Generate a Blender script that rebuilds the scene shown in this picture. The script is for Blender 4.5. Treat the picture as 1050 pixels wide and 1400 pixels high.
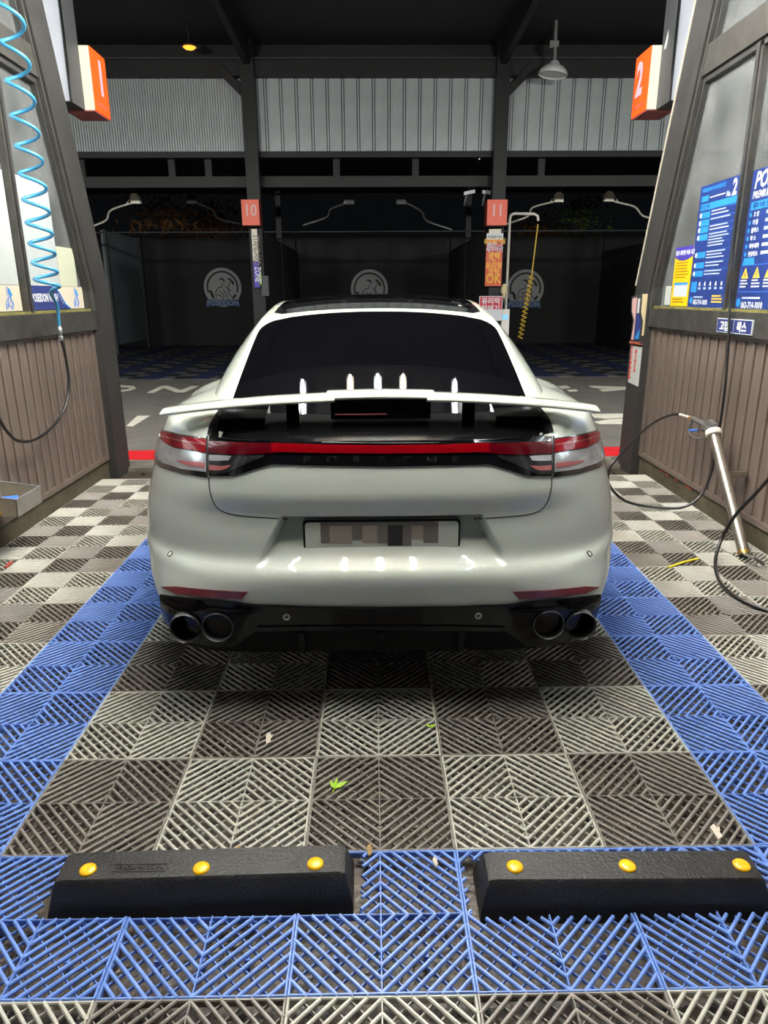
import bpy, bmesh, math, random
from mathutils import Vector, Matrix
random.seed(7)
D = bpy.data
for o in list(D.objects): D.objects.remove(o, do_unlink=True)
scene = bpy.context.scene
COL = scene.collection
PI = math.pi

# ------------------------------------------------------------------ camera
F_PX = 958.17
PITCH, YAW, ROLL = 0.29987, 0.01343, 0.00485
CAM = Vector((-0.0055, -1.1077, 1.4042))
cp, sp, cy_, sy_ = math.cos(PITCH), math.sin(PITCH), math.cos(YAW), math.sin(YAW)
FWD = Vector((sy_*cp, cy_*cp, -sp)); RI0 = Vector((cy_, -sy_, 0)); DN0 = FWD.cross(RI0)
RIGHT = RI0*math.cos(ROLL) + DN0*math.sin(ROLL); DOWN = DN0*math.cos(ROLL) - RI0*math.sin(ROLL)
cam_d = D.cameras.new('camera'); cam = D.objects.new('camera', cam_d); COL.objects.link(cam)
cam_d.sensor_fit = 'HORIZONTAL'; cam_d.sensor_width = 36.0; cam_d.lens = F_PX*36.0/1050.0
cam_d.clip_start = 0.02; cam_d.clip_end = 200
UP = -DOWN; BK = -FWD
cam.matrix_world = Matrix(((RIGHT.x, UP.x, BK.x, CAM.x), (RIGHT.y, UP.y, BK.y, CAM.y), (RIGHT.z, UP.z, BK.z, CAM.z), (0, 0, 0, 1)))
scene.camera = cam
def ray(px, py):
    return (RIGHT*((px-525)/F_PX) + DOWN*((py-700)/F_PX) + FWD)
def at(axis, val, px, py):                      # pixel -> point on the plane axis = val
    d = ray(px, py); return CAM + d*((val-CAM[axis])/d[axis])

# ------------------------------------------------------------------ world and exposure
world = D.worlds.new('night'); scene.world = world; world.use_nodes = True
bg = world.node_tree.nodes['Background']; bg.inputs[0].default_value = (0.55, 0.62, 0.75, 1); bg.inputs[1].default_value = 0.005
scene.view_settings.view_transform = 'Standard'; scene.view_settings.look = 'None'
scene.view_settings.exposure = 0.0; scene.view_settings.gamma = 1.0; scene.view_settings.use_curve_mapping = False
TUBE_POWER = 178.0
# ceiling lamps: x, y range, tube material, label
LAMPS = [(-0.84, 0.0, 4.6, 'led_white', 'white led tube lamp on the ceiling nearest the left wall'),
         (-0.27, 0.0, 4.6, 'led_warm', 'warm led tube lamp on the ceiling left of the middle tube'),
         (0.03, 0.0, 4.6, 'led_white', 'white led tube lamp along the middle of the ceiling'),
         (0.30, 0.0, 4.6, 'led_warm', 'warm led tube lamp on the ceiling right of the middle tube'),
         (0.92, 0.0, 4.6, 'led_white', 'white led tube lamp on the ceiling nearest the right wall')]
for bay, side in ((-4.6, 'left'), (4.6, 'right'), (-9.2, 'far left'), (9.2, 'far right')):     # the same lamps in the bays next door
    for dx, w in ((-0.84, 'outer'), (0.03, 'middle'), (0.92, 'inner')):
        LAMPS.append((bay+dx, 0.0, 4.6, 'led_white', '%s white led tube lamp over the neighbouring %s bay' % (w, side)))

# ------------------------------------------------------------------ materials
# unseen fill lamps added at the canopy edge to brighten lane and fascia
def added_fill_lamp(x, label):
    d = D.lights.new('lane_fill', 'AREA'); d.shape = 'RECTANGLE'; d.size = 0.34; d.size_y = 0.22; d.energy = FILL_ENERGY; d.color = (1.0, 0.98, 0.93); d.spread = math.radians(150)
    o = D.objects.new('fill_beam', d); COL.objects.link(o); o.location = (x, 4.97, 3.60)
    o.rotation_euler = (Vector((0, 7.6, -2.0))).to_track_quat('-Z', 'Y').to_euler()
    FL.append((o, x, label))
FILL_ENERGY = 78.0; FL = []
for fx, fl in ((-2.9, 'added unseen black fill lamp on the canopy edge over the left dividing wall'), (2.9, 'added unseen black fill lamp on the canopy edge over the right dividing wall'), (-7.4, 'added unseen black fill lamp on the canopy edge over the far left bay'), (7.4, 'added unseen black fill lamp on the canopy edge over the far right bay')):
    added_fill_lamp(fx, fl)
MATS = {}
def mat(name, col, rough=0.5, metal=0.0, coat=0.0, var=0.0, scale=8.0, bump=0.0, bscale=60.0, emit=None, es=0.0, stretch=(1, 1, 1), col2=None, rvar=0.0, spec=None, coat_rough=0.03):
    m = D.materials.new(name); m.use_nodes = True; nt = m.node_tree; b = nt.nodes['Principled BSDF']
    c = tuple(col)+(1,) if len(col) == 3 else col
    b.inputs['Base Color'].default_value = c; b.inputs['Roughness'].default_value = rough; b.inputs['Metallic'].default_value = metal
    b.inputs['Coat Weight'].default_value = coat; b.inputs['Coat Roughness'].default_value = coat_rough
    if spec is not None: b.inputs['Specular IOR Level'].default_value = spec
    if var or bump or col2 or rvar:
        tc = nt.nodes.new('ShaderNodeTexCoord'); mp = nt.nodes.new('ShaderNodeMapping'); mp.inputs['Scale'].default_value = stretch
        nt.links.new(tc.outputs['Object'], mp.inputs['Vector'])
        n = nt.nodes.new('ShaderNodeTexNoise'); n.inputs['Scale'].default_value = scale; n.inputs['Detail'].default_value = 6; n.inputs['Roughness'].default_value = 0.65
        nt.links.new(mp.outputs[0], n.inputs['Vector'])
        if var or col2:
            r = nt.nodes.new('ShaderNodeValToRGB'); r.color_ramp.elements[0].position = 0.32; r.color_ramp.elements[1].position = 0.68
            if col2: r.color_ramp.elements[0].color = tuple(col2)+(1,)
            else: r.color_ramp.elements[0].color = tuple(max(0, x*(1-var)) for x in c[:3])+(1,)
            r.color_ramp.elements[1].color = tuple(min(1, x*(1+var*0.6)) for x in c[:3])+(1,)
            nt.links.new(n.outputs['Fac'], r.inputs[0]); nt.links.new(r.outputs[0], b.inputs['Base Color'])
        if rvar:
            mr = nt.nodes.new('ShaderNodeMapRange'); mr.inputs['From Min'].default_value = 0.3; mr.inputs['From Max'].default_value = 0.7
            mr.inputs['To Min'].default_value = max(0.02, rough-rvar); mr.inputs['To Max'].default_value = min(1, rough+rvar)
            nt.links.new(n.outputs['Fac'], mr.inputs['Value']); nt.links.new(mr.outputs[0], b.inputs['Roughness'])
        if bump:
            n2 = nt.nodes.new('ShaderNodeTexNoise'); n2.inputs['Scale'].default_value = bscale; n2.inputs['Detail'].default_value = 4
            nt.links.new(mp.outputs[0], n2.inputs['Vector'])
            bp = nt.nodes.new('ShaderNodeBump'); bp.inputs['Strength'].default_value = bump; bp.inputs['Distance'].default_value = 0.01
            nt.links.new(n2.outputs['Fac'], bp.inputs['Height']); nt.links.new(bp.outputs[0], b.inputs['Normal'])
    if emit:
        b.inputs['Emission Color'].default_value = tuple(emit)+(1,); b.inputs['Emission Strength'].default_value = es
    MATS[name] = m; return m
def srgb(r, g, b):
    f = lambda v: (v/255/12.92) if v/255 <= 0.04045 else ((v/255+0.055)/1.055)**2.4
    return (f(r), f(g), f(b))

mat('car_paint', srgb(208, 214, 204), 0.35, 0.0, 1.0, coat_rough=0.03)
mat('valance_black', (0.003, 0.003, 0.004), 0.10, spec=0.22)
mat('letter_black', (0.02, 0.02, 0.022), 0.2, spec=0.8)
mat('satin_black', (0.004, 0.004, 0.005), 0.25, spec=0.15)
mat('gloss_black', (0.004, 0.004, 0.005), 0.12, 0.0, 1.0, coat_rough=0.01)
mat('matte_black', (0.004, 0.004, 0.0045), 0.6, spec=0.15)
mat('car_glass', (0.002, 0.002, 0.003), 0.02, spec=0.45)
mat('seam_black', (0.004, 0.004, 0.004), 0.6)
mat('lens_red', (0.27, 0.001, 0.008), 0.10, spec=0.25)
mat('lens_dark_red', (0.08, 0.001, 0.005), 0.12)
mat('lens_bar_red', (0.20, 0.001, 0.004), 0.12)
mat('lens_clear', (0.55, 0.56, 0.59), 0.15, 0.35, 0.5, var=0.3, scale=9, stretch=(1, 1, 3))
mat('lens_inner', (0.05, 0.05, 0.055), 0.15, 0.5, 1.0, var=0.6, scale=18, stretch=(1, 1, 4))
mat('lens_pink', (0.55, 0.16, 0.17), 0.2, 0.3, 1.0)
mat('reflector_red', (0.16, 0.008, 0.02), 0.25, 0.0, 0.6, bump=0.3, bscale=220)
mat('plate_white', srgb(218, 222, 208), 0.4)
mat('plate_grey', srgb(120, 114, 106), 0.5)
mat('plate_dark', srgb(40, 38, 36), 0.5)
mat('plate_tan', srgb(165, 152, 138), 0.5)
mat('frame_grey', srgb(118, 120, 116), 0.35)
mat('exhaust_metal', (0.6, 0.6, 0.6), 0.35, 1.0)
mat('exhaust_bore', (0.004, 0.004, 0.004), 0.7)
mat('chrome', (0.7, 0.7, 0.72), 0.12, 1.0)
mat('tyre', (0.012, 0.012, 0.012), 0.8)
mat('alloy', (0.08, 0.08, 0.09), 0.3, 1.0)
mat('tile_blue', srgb(112, 146, 218), 0.34, var=0.18, scale=5, rvar=0.12)
mat('tile_light', srgb(188, 187, 177), 0.36, var=0.22, scale=5, rvar=0.12)
mat('tile_dark', srgb(134, 128, 121), 0.34, var=0.25, scale=5, rvar=0.12)
mat('slab', srgb(84, 74, 64), 0.35, var=0.5, scale=11, bump=0.8, bscale=45, col2=srgb(20, 18, 15), rvar=0.2)
mat('asphalt', srgb(110, 106, 99), 0.75, var=0.22, scale=2.2, bump=0.5, bscale=160)
mat('concrete', srgb(120, 116, 106), 0.7, var=0.45, scale=4, bump=0.4, bscale=40)
mat('line_white', srgb(225, 220, 205), 0.6, var=0.2, scale=6)
mat('line_red', srgb(205, 30, 38), 0.55, var=0.2, scale=6)
mat('post_paint', srgb(52, 51, 50), 0.55, var=0.3, scale=12, bump=0.35, bscale=160, rvar=0.1)
mat('sill_paint', srgb(54, 53, 49), 0.6, var=0.55, scale=10, bump=0.5, bscale=110)
mat('wall_brown', srgb(112, 99, 91), 0.5, var=0.3, scale=3.5, stretch=(1, 1, 0.25), bump=0.15, bscale=60, rvar=0.1)
mat('base_curb', srgb(84, 77, 62), 0.6, var=0.5, scale=5, bump=0.3, bscale=40)
mat('moss_seal', srgb(118, 112, 62), 0.7, var=0.5, scale=14)
mat('rust', srgb(150, 74, 48), 0.7, var=0.5, scale=20)
mat('frame_alu', srgb(76, 74, 70), 0.45, 0.3, var=0.25, scale=10)
mat('pale_metal', srgb(150, 150, 156), 0.38, 0.25, var=0.12, scale=3)
mat('sign_orange', srgb(236, 78, 16), 0.5, emit=srgb(255, 70, 8), es=0.3)
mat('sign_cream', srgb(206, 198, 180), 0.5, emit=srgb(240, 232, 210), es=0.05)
mat('sign_under', srgb(160, 90, 88), 0.5)
mat('sign_lilac', srgb(196, 150, 168), 0.5, emit=srgb(226, 185, 205), es=0.08)
mat('sign_red_flat', srgb(222, 98, 72), 0.5)
mat('sign_red_dark', srgb(120, 45, 35), 0.5)
mat('sign_num_grey', srgb(205, 165, 160), 0.5)
mat('sheet_white', srgb(182, 187, 184), 0.6, var=0.06, scale=3)
mat('sheet_grey', srgb(170, 177, 178), 0.6, var=0.06, scale=3)
mat('sheet_cream', srgb(184, 188, 166), 0.6)
mat('sticker_ivory', srgb(204, 196, 176), 0.5)
mat('navy', srgb(46, 56, 112), 0.45)
mat('poster_blue', srgb(38, 58, 122), 0.4)
mat('poster_cyan', srgb(48, 138, 206), 0.4)
mat('poster_line', srgb(60, 110, 200), 0.4)
mat('print_white', srgb(205, 208, 212), 0.5)
mat('print_grey', srgb(170, 185, 215), 0.5)
mat('print_blue', srgb(52, 120, 215), 0.5)
mat('print_red', srgb(200, 40, 45), 0.5)
mat('print_brown', srgb(150, 100, 20), 0.5)
mat('print_yellow', srgb(228, 186, 24), 0.5)
mat('print_amber', srgb(246, 190, 70), 0.5)
mat('print_purple', srgb(70, 60, 165), 0.5)
mat('print_dark', srgb(60, 55, 60), 0.5)
mat('print_orange', srgb(225, 105, 40), 0.5)
mat('banner_crimson', srgb(190, 40, 62), 0.5)
mat('banner_orange', srgb(206, 90, 52), 0.5)
mat('holder_tan', srgb(206, 190, 150), 0.5)
mat('holder_dark', srgb(60, 60, 62), 0.35)
mat('hose_blue', srgb(66, 152, 196), 0.3, 0.0, 0.4)
mat('hose_black', (0.012, 0.012, 0.013), 0.32, 0.0, 0.3)
mat('hose_yellow', srgb(205, 170, 60), 0.45)
mat('stainless', srgb(180, 172, 160), 0.28, 0.9, var=0.25, scale=14, bump=0.15, bscale=150)
mat('steel_bin', srgb(172, 166, 154), 0.42, 0.55, var=0.25, scale=5)
mat('plastic_white', srgb(226, 220, 212), 0.45)
mat('gun_grey', srgb(98, 96, 95), 0.45, var=0.2, scale=30)
mat('brass', srgb(206, 165, 90), 0.3, 0.9)
mat('blue_plastic', srgb(66, 118, 205), 0.5)
mat('rubber', srgb(38, 37, 36), 0.5, var=0.35, scale=14, bump=0.4, bscale=130, rvar=0.12)
mat('rubber_print', srgb(28, 28, 27), 0.6)
mat('cat_eye', srgb(255, 190, 10), 0.3, 0.0, 0.5, var=0.12, scale=40)
mat('cork_brown', srgb(150, 120, 72), 0.9, var=0.5, scale=30, bump=0.5)
mat('strap_yellow', srgb(225, 205, 50), 0.5)
mat('leaf_green', srgb(160, 205, 40), 0.5, var=0.2, scale=30)
mat('leaf_dry', srgb(150, 120, 70), 0.7, var=0.4, scale=30)
mat('scrap_white', srgb(205, 196, 180), 0.8)
mat('scrap_red', srgb(170, 70, 62), 0.7)
mat('roof_dark', srgb(27, 27, 28), 0.7, var=0.2, scale=1.5)
mat('steel_dark', srgb(21, 21, 22), 0.6, var=0.2, scale=3)
mat('steel_mid', srgb(66, 68, 70), 0.5, 0.3, var=0.2, scale=3)
mat('cladding', srgb(172, 180, 180), 0.5, 0.25, var=0.3, scale=1.2, stretch=(1, 1, 0.4))
mat('cladding_shade', srgb(120, 128, 130), 0.5, 0.25, var=0.2, scale=1.2)
mat('curtain', srgb(34, 33, 33), 0.7, var=0.12, scale=2)
mat('panel_green', srgb(112, 124, 128), 0.55, var=0.15, scale=2)
mat('emblem_grey', srgb(190, 192, 192), 0.6)
mat('emblem_dark', srgb(46, 44, 46), 0.6)
mat('emblem_blue', srgb(58, 98, 138), 0.6)
mat('galvanised', srgb(170, 172, 172), 0.35, 0.8)
mat('boom_cream', srgb(250, 244, 224), 0.5)
mat('pipe_white', srgb(222, 218, 205), 0.4)
mat('foliage_dry', srgb(130, 92, 50), 0.8, var=0.4, scale=9)
mat('foliage_green', srgb(98, 122, 48), 0.8, var=0.4, scale=9)
mat('trunk', srgb(80, 62, 48), 0.9)
mat('lamp_white', srgb(220, 222, 222), 0.4)
mat('amber_glint', srgb(255, 160, 60), 0.4, emit=srgb(255, 140, 40), es=3.0)  # glow standing in for an orange reflection
mat('lamp_glow', srgb(255, 255, 250), 0.4, emit=(1, 1, 0.97), es=12.0)
mat('led_white', (0.9, 0.9, 0.9), 0.4, emit=(0.93, 1.0, 1.0), es=TUBE_POWER)
mat('led_warm', (0.9, 0.9, 0.9), 0.4, emit=(1.0, 0.82, 0.60), es=TUBE_POWER)
mat('ceiling_panel', srgb(58, 58, 58), 0.6, var=0.15, scale=2)
mat('screen_blue', srgb(120, 190, 235), 0.4, emit=srgb(120, 190, 235), es=0.6)

def glass_mat(name, tint, dust, dustcol):
    m = D.materials.new(name); m.use_nodes = True; nt = m.node_tree; nt.nodes.clear()
    out = nt.nodes.new('ShaderNodeOutputMaterial'); tr = nt.nodes.new('ShaderNodeBsdfTransparent'); tr.inputs[0].default_value = tint+(1,)
    df = nt.nodes.new('ShaderNodeBsdfDiffuse'); df.inputs[0].default_value = dustcol+(1,)
    gl = nt.nodes.new('ShaderNodeBsdfGlossy'); gl.inputs['Roughness'].default_value = 0.06
    fr = nt.nodes.new('ShaderNodeFresnel'); fr.inputs[0].default_value = 1.45
    m1 = nt.nodes.new('ShaderNodeMixShader'); m2 = nt.nodes.new('ShaderNodeMixShader')
    tc = nt.nodes.new('ShaderNodeTexCoord'); n = nt.nodes.new('ShaderNodeTexNoise'); n.inputs['Scale'].default_value = 3.0; n.inputs['Detail'].default_value = 8
    mr = nt.nodes.new('ShaderNodeMapRange'); mr.inputs['From Min'].default_value = 0.3; mr.inputs['From Max'].default_value = 0.7; mr.inputs['To Min'].default_value = dust*0.6; mr.inputs['To Max'].default_value = dust*1.35
    nt.links.new(tc.outputs['Object'], n.inputs['Vector']); nt.links.new(n.outputs['Fac'], mr.inputs['Value']); nt.links.new(mr.outputs[0], m1.inputs[0])
    nt.links.new(tr.outputs[0], m1.inputs[1]); nt.links.new(df.outputs[0], m1.inputs[2])
    nt.links.new(fr.outputs[0], m2.inputs[0]); nt.links.new(m1.outputs[0], m2.inputs[1]); nt.links.new(gl.outputs[0], m2.inputs[2])
    nt.links.new(m2.outputs[0], out.inputs[0]); MATS[name] = m
glass_mat('booth_glass', (0.72, 0.75, 0.76), 0.36, (0.36, 0.38, 0.38))

def mat_mats():       # dark blue / grey floor mats of the bays across the aisle: too far away to pick tiles apart
    m = D.materials.new('far_mat'); m.use_nodes = True; nt = m.node_tree; b = nt.nodes['Principled BSDF']
    tc = nt.nodes.new('ShaderNodeTexCoord'); ck = nt.nodes.new('ShaderNodeTexChecker'); ck.inputs['Scale'].default_value = 2.5
    ck.inputs['Color1'].default_value = srgb(92, 93, 97)+(1,); ck.inputs['Color2'].default_value = srgb(34, 34, 37)+(1,)
    wv = nt.nodes.new('ShaderNodeTexWave'); wv.bands_direction = 'X'; wv.inputs['Scale'].default_value = 0.35; wv.inputs['Distortion'].default_value = 1.5
    rp = nt.nodes.new('ShaderNodeValToRGB'); rp.color_ramp.interpolation = 'CONSTANT'; rp.color_ramp.elements[1].position = 0.62
    mx = nt.nodes.new('ShaderNodeMix'); mx.data_type = 'RGBA'; mx.inputs['B'].default_value = srgb(36, 44, 78)+(1,)
    nt.links.new(tc.outputs['Object'], ck.inputs['Vector']); nt.links.new(tc.outputs['Object'], wv.inputs['Vector'])
    nt.links.new(wv.outputs['Fac'], rp.inputs[0]); nt.links.new(rp.outputs[0], mx.inputs['Factor']); nt.links.new(ck.outputs[0], mx.inputs['A'])
    nt.links.new(mx.outputs['Result'], b.inputs['Base Color']); b.inputs['Roughness'].default_value = 0.6; MATS['far_mat'] = m
mat_mats()

# ------------------------------------------------------------------ mesh helpers
class MB:
    def __init__(s): s.v = []; s.f = []
    def add(s, vs, fs):
        b = len(s.v); s.v += [tuple(p) for p in vs]; s.f += [tuple(b+i for i in f) for f in fs]; return s
    def box(s, x0, x1, y0, y1, z0, z1):
        return s.add([(x, y, z) for z in (z0, z1) for y in (y0, y1) for x in (x0, x1)], [(0, 2, 3, 1), (4, 5, 7, 6), (0, 1, 5, 4), (2, 6, 7, 3), (0, 4, 6, 2), (1, 3, 7, 5)])
    def obox(s, c, ax, ay, az):          # oriented box: centre and three half-axis vectors
        c = Vector(c); ax = Vector(ax); ay = Vector(ay); az = Vector(az)
        return s.add([c+ax*i+ay*j+az*k for k in (-1, 1) for j in (-1, 1) for i in (-1, 1)], [(0, 2, 3, 1), (4, 5, 7, 6), (0, 1, 5, 4), (2, 6, 7, 3), (0, 4, 6, 2), (1, 3, 7, 5)])
    def hexa(s, bot, top):               # two quads
        return s.add(list(bot)+list(top), [(3, 2, 1, 0), (4, 5, 6, 7), (0, 1, 5, 4), (1, 2, 6, 5), (2, 3, 7, 6), (3, 0, 4, 7)])
    def prism(s, poly, ext):             # planar 3-D polygon extruded along a vector
        n = len(poly); e = Vector(ext); P = [Vector(p) for p in poly]
        return s.add(P+[p+e for p in P], [tuple(range(n-1, -1, -1)), tuple(range(n, 2*n))]+[(i, (i+1) % n, n+(i+1) % n, n+i) for i in range(n)])
    def tube(s, path, r, n=8, cap=True):
        P = [Vector(p) for p in path]; b = len(s.v); m = len(P)
        t0 = (P[1]-P[0]).normalized(); u = t0.orthogonal().normalized()
        for i, p in enumerate(P):
            t = ((P[min(i+1, m-1)]-P[max(i-1, 0)])).normalized()
            u = (u-t*u.dot(t)).normalized(); w = t.cross(u); rr = r[i] if isinstance(r, (list, tuple)) else r
            for k in range(n):
                a = 2*PI*k/n; s.v.append(tuple(p+(u*math.cos(a)+w*math.sin(a))*rr))
        for i in range(m-1):
            for k in range(n):
                s.f.append((b+i*n+k, b+i*n+(k+1) % n, b+(i+1)*n+(k+1) % n, b+(i+1)*n+k))
        if cap: s.f.append(tuple(b+k for k in range(n-1, -1, -1))); s.f.append(tuple(b+(m-1)*n+k for k in range(n)))
        return s
    def lathe(s, prof, org, axis=(0, 0, 1), n=20, cap=True):   # prof: (radius, height) pairs
        a = Vector(axis).normalized(); u = a.orthogonal().normalized(); w = a.cross(u); b = len(s.v); O = Vector(org)
        for r, h in prof:
            for k in range(n):
                t = 2*PI*k/n; s.v.append(tuple(O+a*h+(u*math.cos(t)+w*math.sin(t))*r))
        for i in range(len(prof)-1):
            for k in range(n): s.f.append((b+i*n+k, b+i*n+(k+1) % n, b+(i+1)*n+(k+1) % n, b+(i+1)*n+k))
        if cap: s.f.append(tuple(b+k for k in range(n-1, -1, -1))); q = b+(len(prof)-1)*n; s.f.append(tuple(q+k for k in range(n)))
        return s
    def grid(s, rows, flip=False):
        b = len(s.v); n = len(rows[0])
        for r in rows: s.v += [tuple(p) for p in r]
        for i in range(len(rows)-1):
            for j in range(n-1):
                q = (b+i*n+j, b+i*n+j+1, b+(i+1)*n+j+1, b+(i+1)*n+j); s.f.append(q[::-1] if flip else q)
        return s
    def mesh(s, name, m, smooth=None):
        me = D.meshes.new(name); me.from_pydata(s.v, [], s.f); me.update()
        bm = bmesh.new(); bm.from_mesh(me); bmesh.ops.recalc_face_normals(bm, faces=bm.faces); bm.to_mesh(me); bm.free()
        if smooth is not None:
            me.polygons.foreach_set('use_smooth', [True]*len(me.polygons)); me.set_sharp_from_angle(angle=math.radians(smooth))
        me.materials.append(MATS[m]); return me
    def build(s, name, m, parent=None, smooth=None, local=False, base=None):
        if parent is None:                # a thing of one mesh: origin at the middle of its base
            if base is None:
                xs, ys, zs = zip(*s.v); base = ((min(xs)+max(xs))/2, (min(ys)+max(ys))/2, min(zs))
        else:
            base = (0, 0, 0) if local else WP.get(parent.name, (0, 0, 0))
        s.v = [(x-base[0], y-base[1], z-base[2]) for x, y, z in s.v]
        o = D.objects.new(name, s.mesh(name, m, smooth)); COL.objects.link(o)
        if parent is None: o.location = base; WP[o.name] = tuple(base)
        else: o.parent = parent; WP[o.name] = WP.get(parent.name, (0, 0, 0)) if not local else (0, 0, 0)
        return o
WP = {}
def thing(name, loc, label=None, cat=None, group=None, kind=None):
    o = D.objects.new(name, None); COL.objects.link(o); o.location = loc; WP[o.name] = tuple(loc); o.empty_display_size = 0.1
    return tag(o, label, cat, group, kind)
def tag(o, label=None, cat=None, group=None, kind=None):
    if label: o['label'] = label
    if cat: o['category'] = cat
    if group: o['group'] = group
    if kind: o['kind'] = kind
    return o
def box(x0, x1, y0, y1, z0, z1): return MB().box(x0, x1, y0, y1, z0, z1)
def bez(pts, n=10):                      # Catmull-Rom through points
    P = [Vector(p) for p in pts]; P = [P[0]*2-P[1]]+P+[P[-1]*2-P[-2]]; out = []
    for i in range(1, len(P)-2):
        for k in range(n):
            t = k/n; a, b, c, d = P[i-1], P[i], P[i+1], P[i+2]
            out.append(0.5*((2*b)+(c-a)*t+(2*a-5*b+4*c-d)*t*t+(3*b-a-3*c+d)*t**3))
    out.append(P[-2]); return out
def text_mesh(s, size, M, m, name, parent, bold=0.0, sx=1.0, align='LEFT', depth=0.0006, shear=0.0):
    cu = D.curves.new(name, 'FONT'); cu.body = s; cu.size = size; cu.extrude = depth; cu.offset = bold; cu.align_x = align; cu.shear = shear; cu.resolution_u = 2
    tmp = D.objects.new('tmp_text', cu); COL.objects.link(tmp)
    dg = bpy.context.evaluated_depsgraph_get(); dg.update()
    me = D.meshes.new_from_object(tmp.evaluated_get(dg)); D.objects.remove(tmp, do_unlink=True)
    pb = Vector(WP.get(parent.name, (0, 0, 0)))
    T = Matrix.Translation(-pb) @ M @ Matrix.Diagonal((sx, 1, 1, 1))
    me.transform(T); me.materials.clear(); me.materials.append(MATS[m]); me.name = name
    o = D.objects.new(name, me); COL.objects.link(o); o.parent = parent; WP[o.name] = tuple(pb); return o
def frame(org, xa, up):
    xa = Vector(xa).normalized(); up = Vector(up).normalized(); n = xa.cross(up)
    return Matrix(((xa.x, up.x, n.x, org[0]), (xa.y, up.y, n.y, org[1]), (xa.z, up.z, n.z, org[2]), (0, 0, 0, 1)))
def sst(a, b, x):
    t = min(1, max(0, (x-a)/(b-a))); return t*t*(3-2*t)
def interp(tab, x):                      # smooth (monotone-ish cubic) table lookup
    if x <= tab[0][0]: return tab[0][1]
    if x >= tab[-1][0]: return tab[-1][1]
    for i in range(len(tab)-1):
        if x <= tab[i+1][0]:
            x0, y0 = tab[i]; x1, y1 = tab[i+1]; h = x1-x0; t = (x-x0)/h
            s1 = (y1-y0)/h
            s0 = (y0-tab[i-1][1])/(x0-tab[i-1][0]) if i > 0 else s1
            s2 = (tab[i+2][1]-y1)/(tab[i+2][0]-x1) if i+2 < len(tab) else s1
            m0 = 0.5*(s0+s1) if s0*s1 > 0 else 0; m1 = 0.5*(s1+s2) if s1*s2 > 0 else 0
            if i == 0: m0 = s1
            if i+2 >= len(tab): m1 = s1
            return (2*t**3-3*t*t+1)*y0+(t**3-2*t*t+t)*h*m0+(-2*t**3+3*t*t)*y1+(t**3-t*t)*h*m1

# ------------------------------------------------------------------ our bay: lamps on the ceiling
def led_fixture(x, y0, y1, z, m, label):
    t = thing('led_tube_lamp', (x, (y0+y1)/2, z), label, 'lamp', 'led tubes over the wash bay')
    box(x-0.04, x+0.04, y0, y1, z+0.02, z+0.07).build('housing', 'pale_metal', t)
    MB().tube([(x, y0+0.02, z), (x, y1-0.02, z)], 0.0145, 10).build('tube', m, t, 60)
LAMP_Z = 3.62
for lx, ly0, ly1, lm, lw in LAMPS:
    led_fixture(lx, ly0, ly1, LAMP_Z, lm, lw)
for beam_, fx, fl in FL:  # housings for the added, out-of-view fill lamps
    t = thing('added_fill_lamp', (fx, 4.93, 3.6), fl, 'lamp', 'added fill lamps on the canopy edge'); dr = Vector((0, 7.6, -2.0)).normalized(); up_ = Vector((0, 2.0, 7.6)).normalized()
    MB().obox(Vector((fx, 4.97, 3.60))-dr*.05, (.19, 0, 0), dr*.045, up_*.13).build('housing', 'holder_dark', t); box(fx-.02, fx+.02, 4.86, 4.95, 3.58, 3.80).build('bracket', 'steel_dark', t)
    beam_.parent = t; beam_.location = Vector(beam_.location)-Vector(t.location)
cl = box(-12, 12, -1.8, 4.9, 3.72, 3.80).build('ceiling', 'ceiling_panel'); tag(cl, kind='structure')

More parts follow.
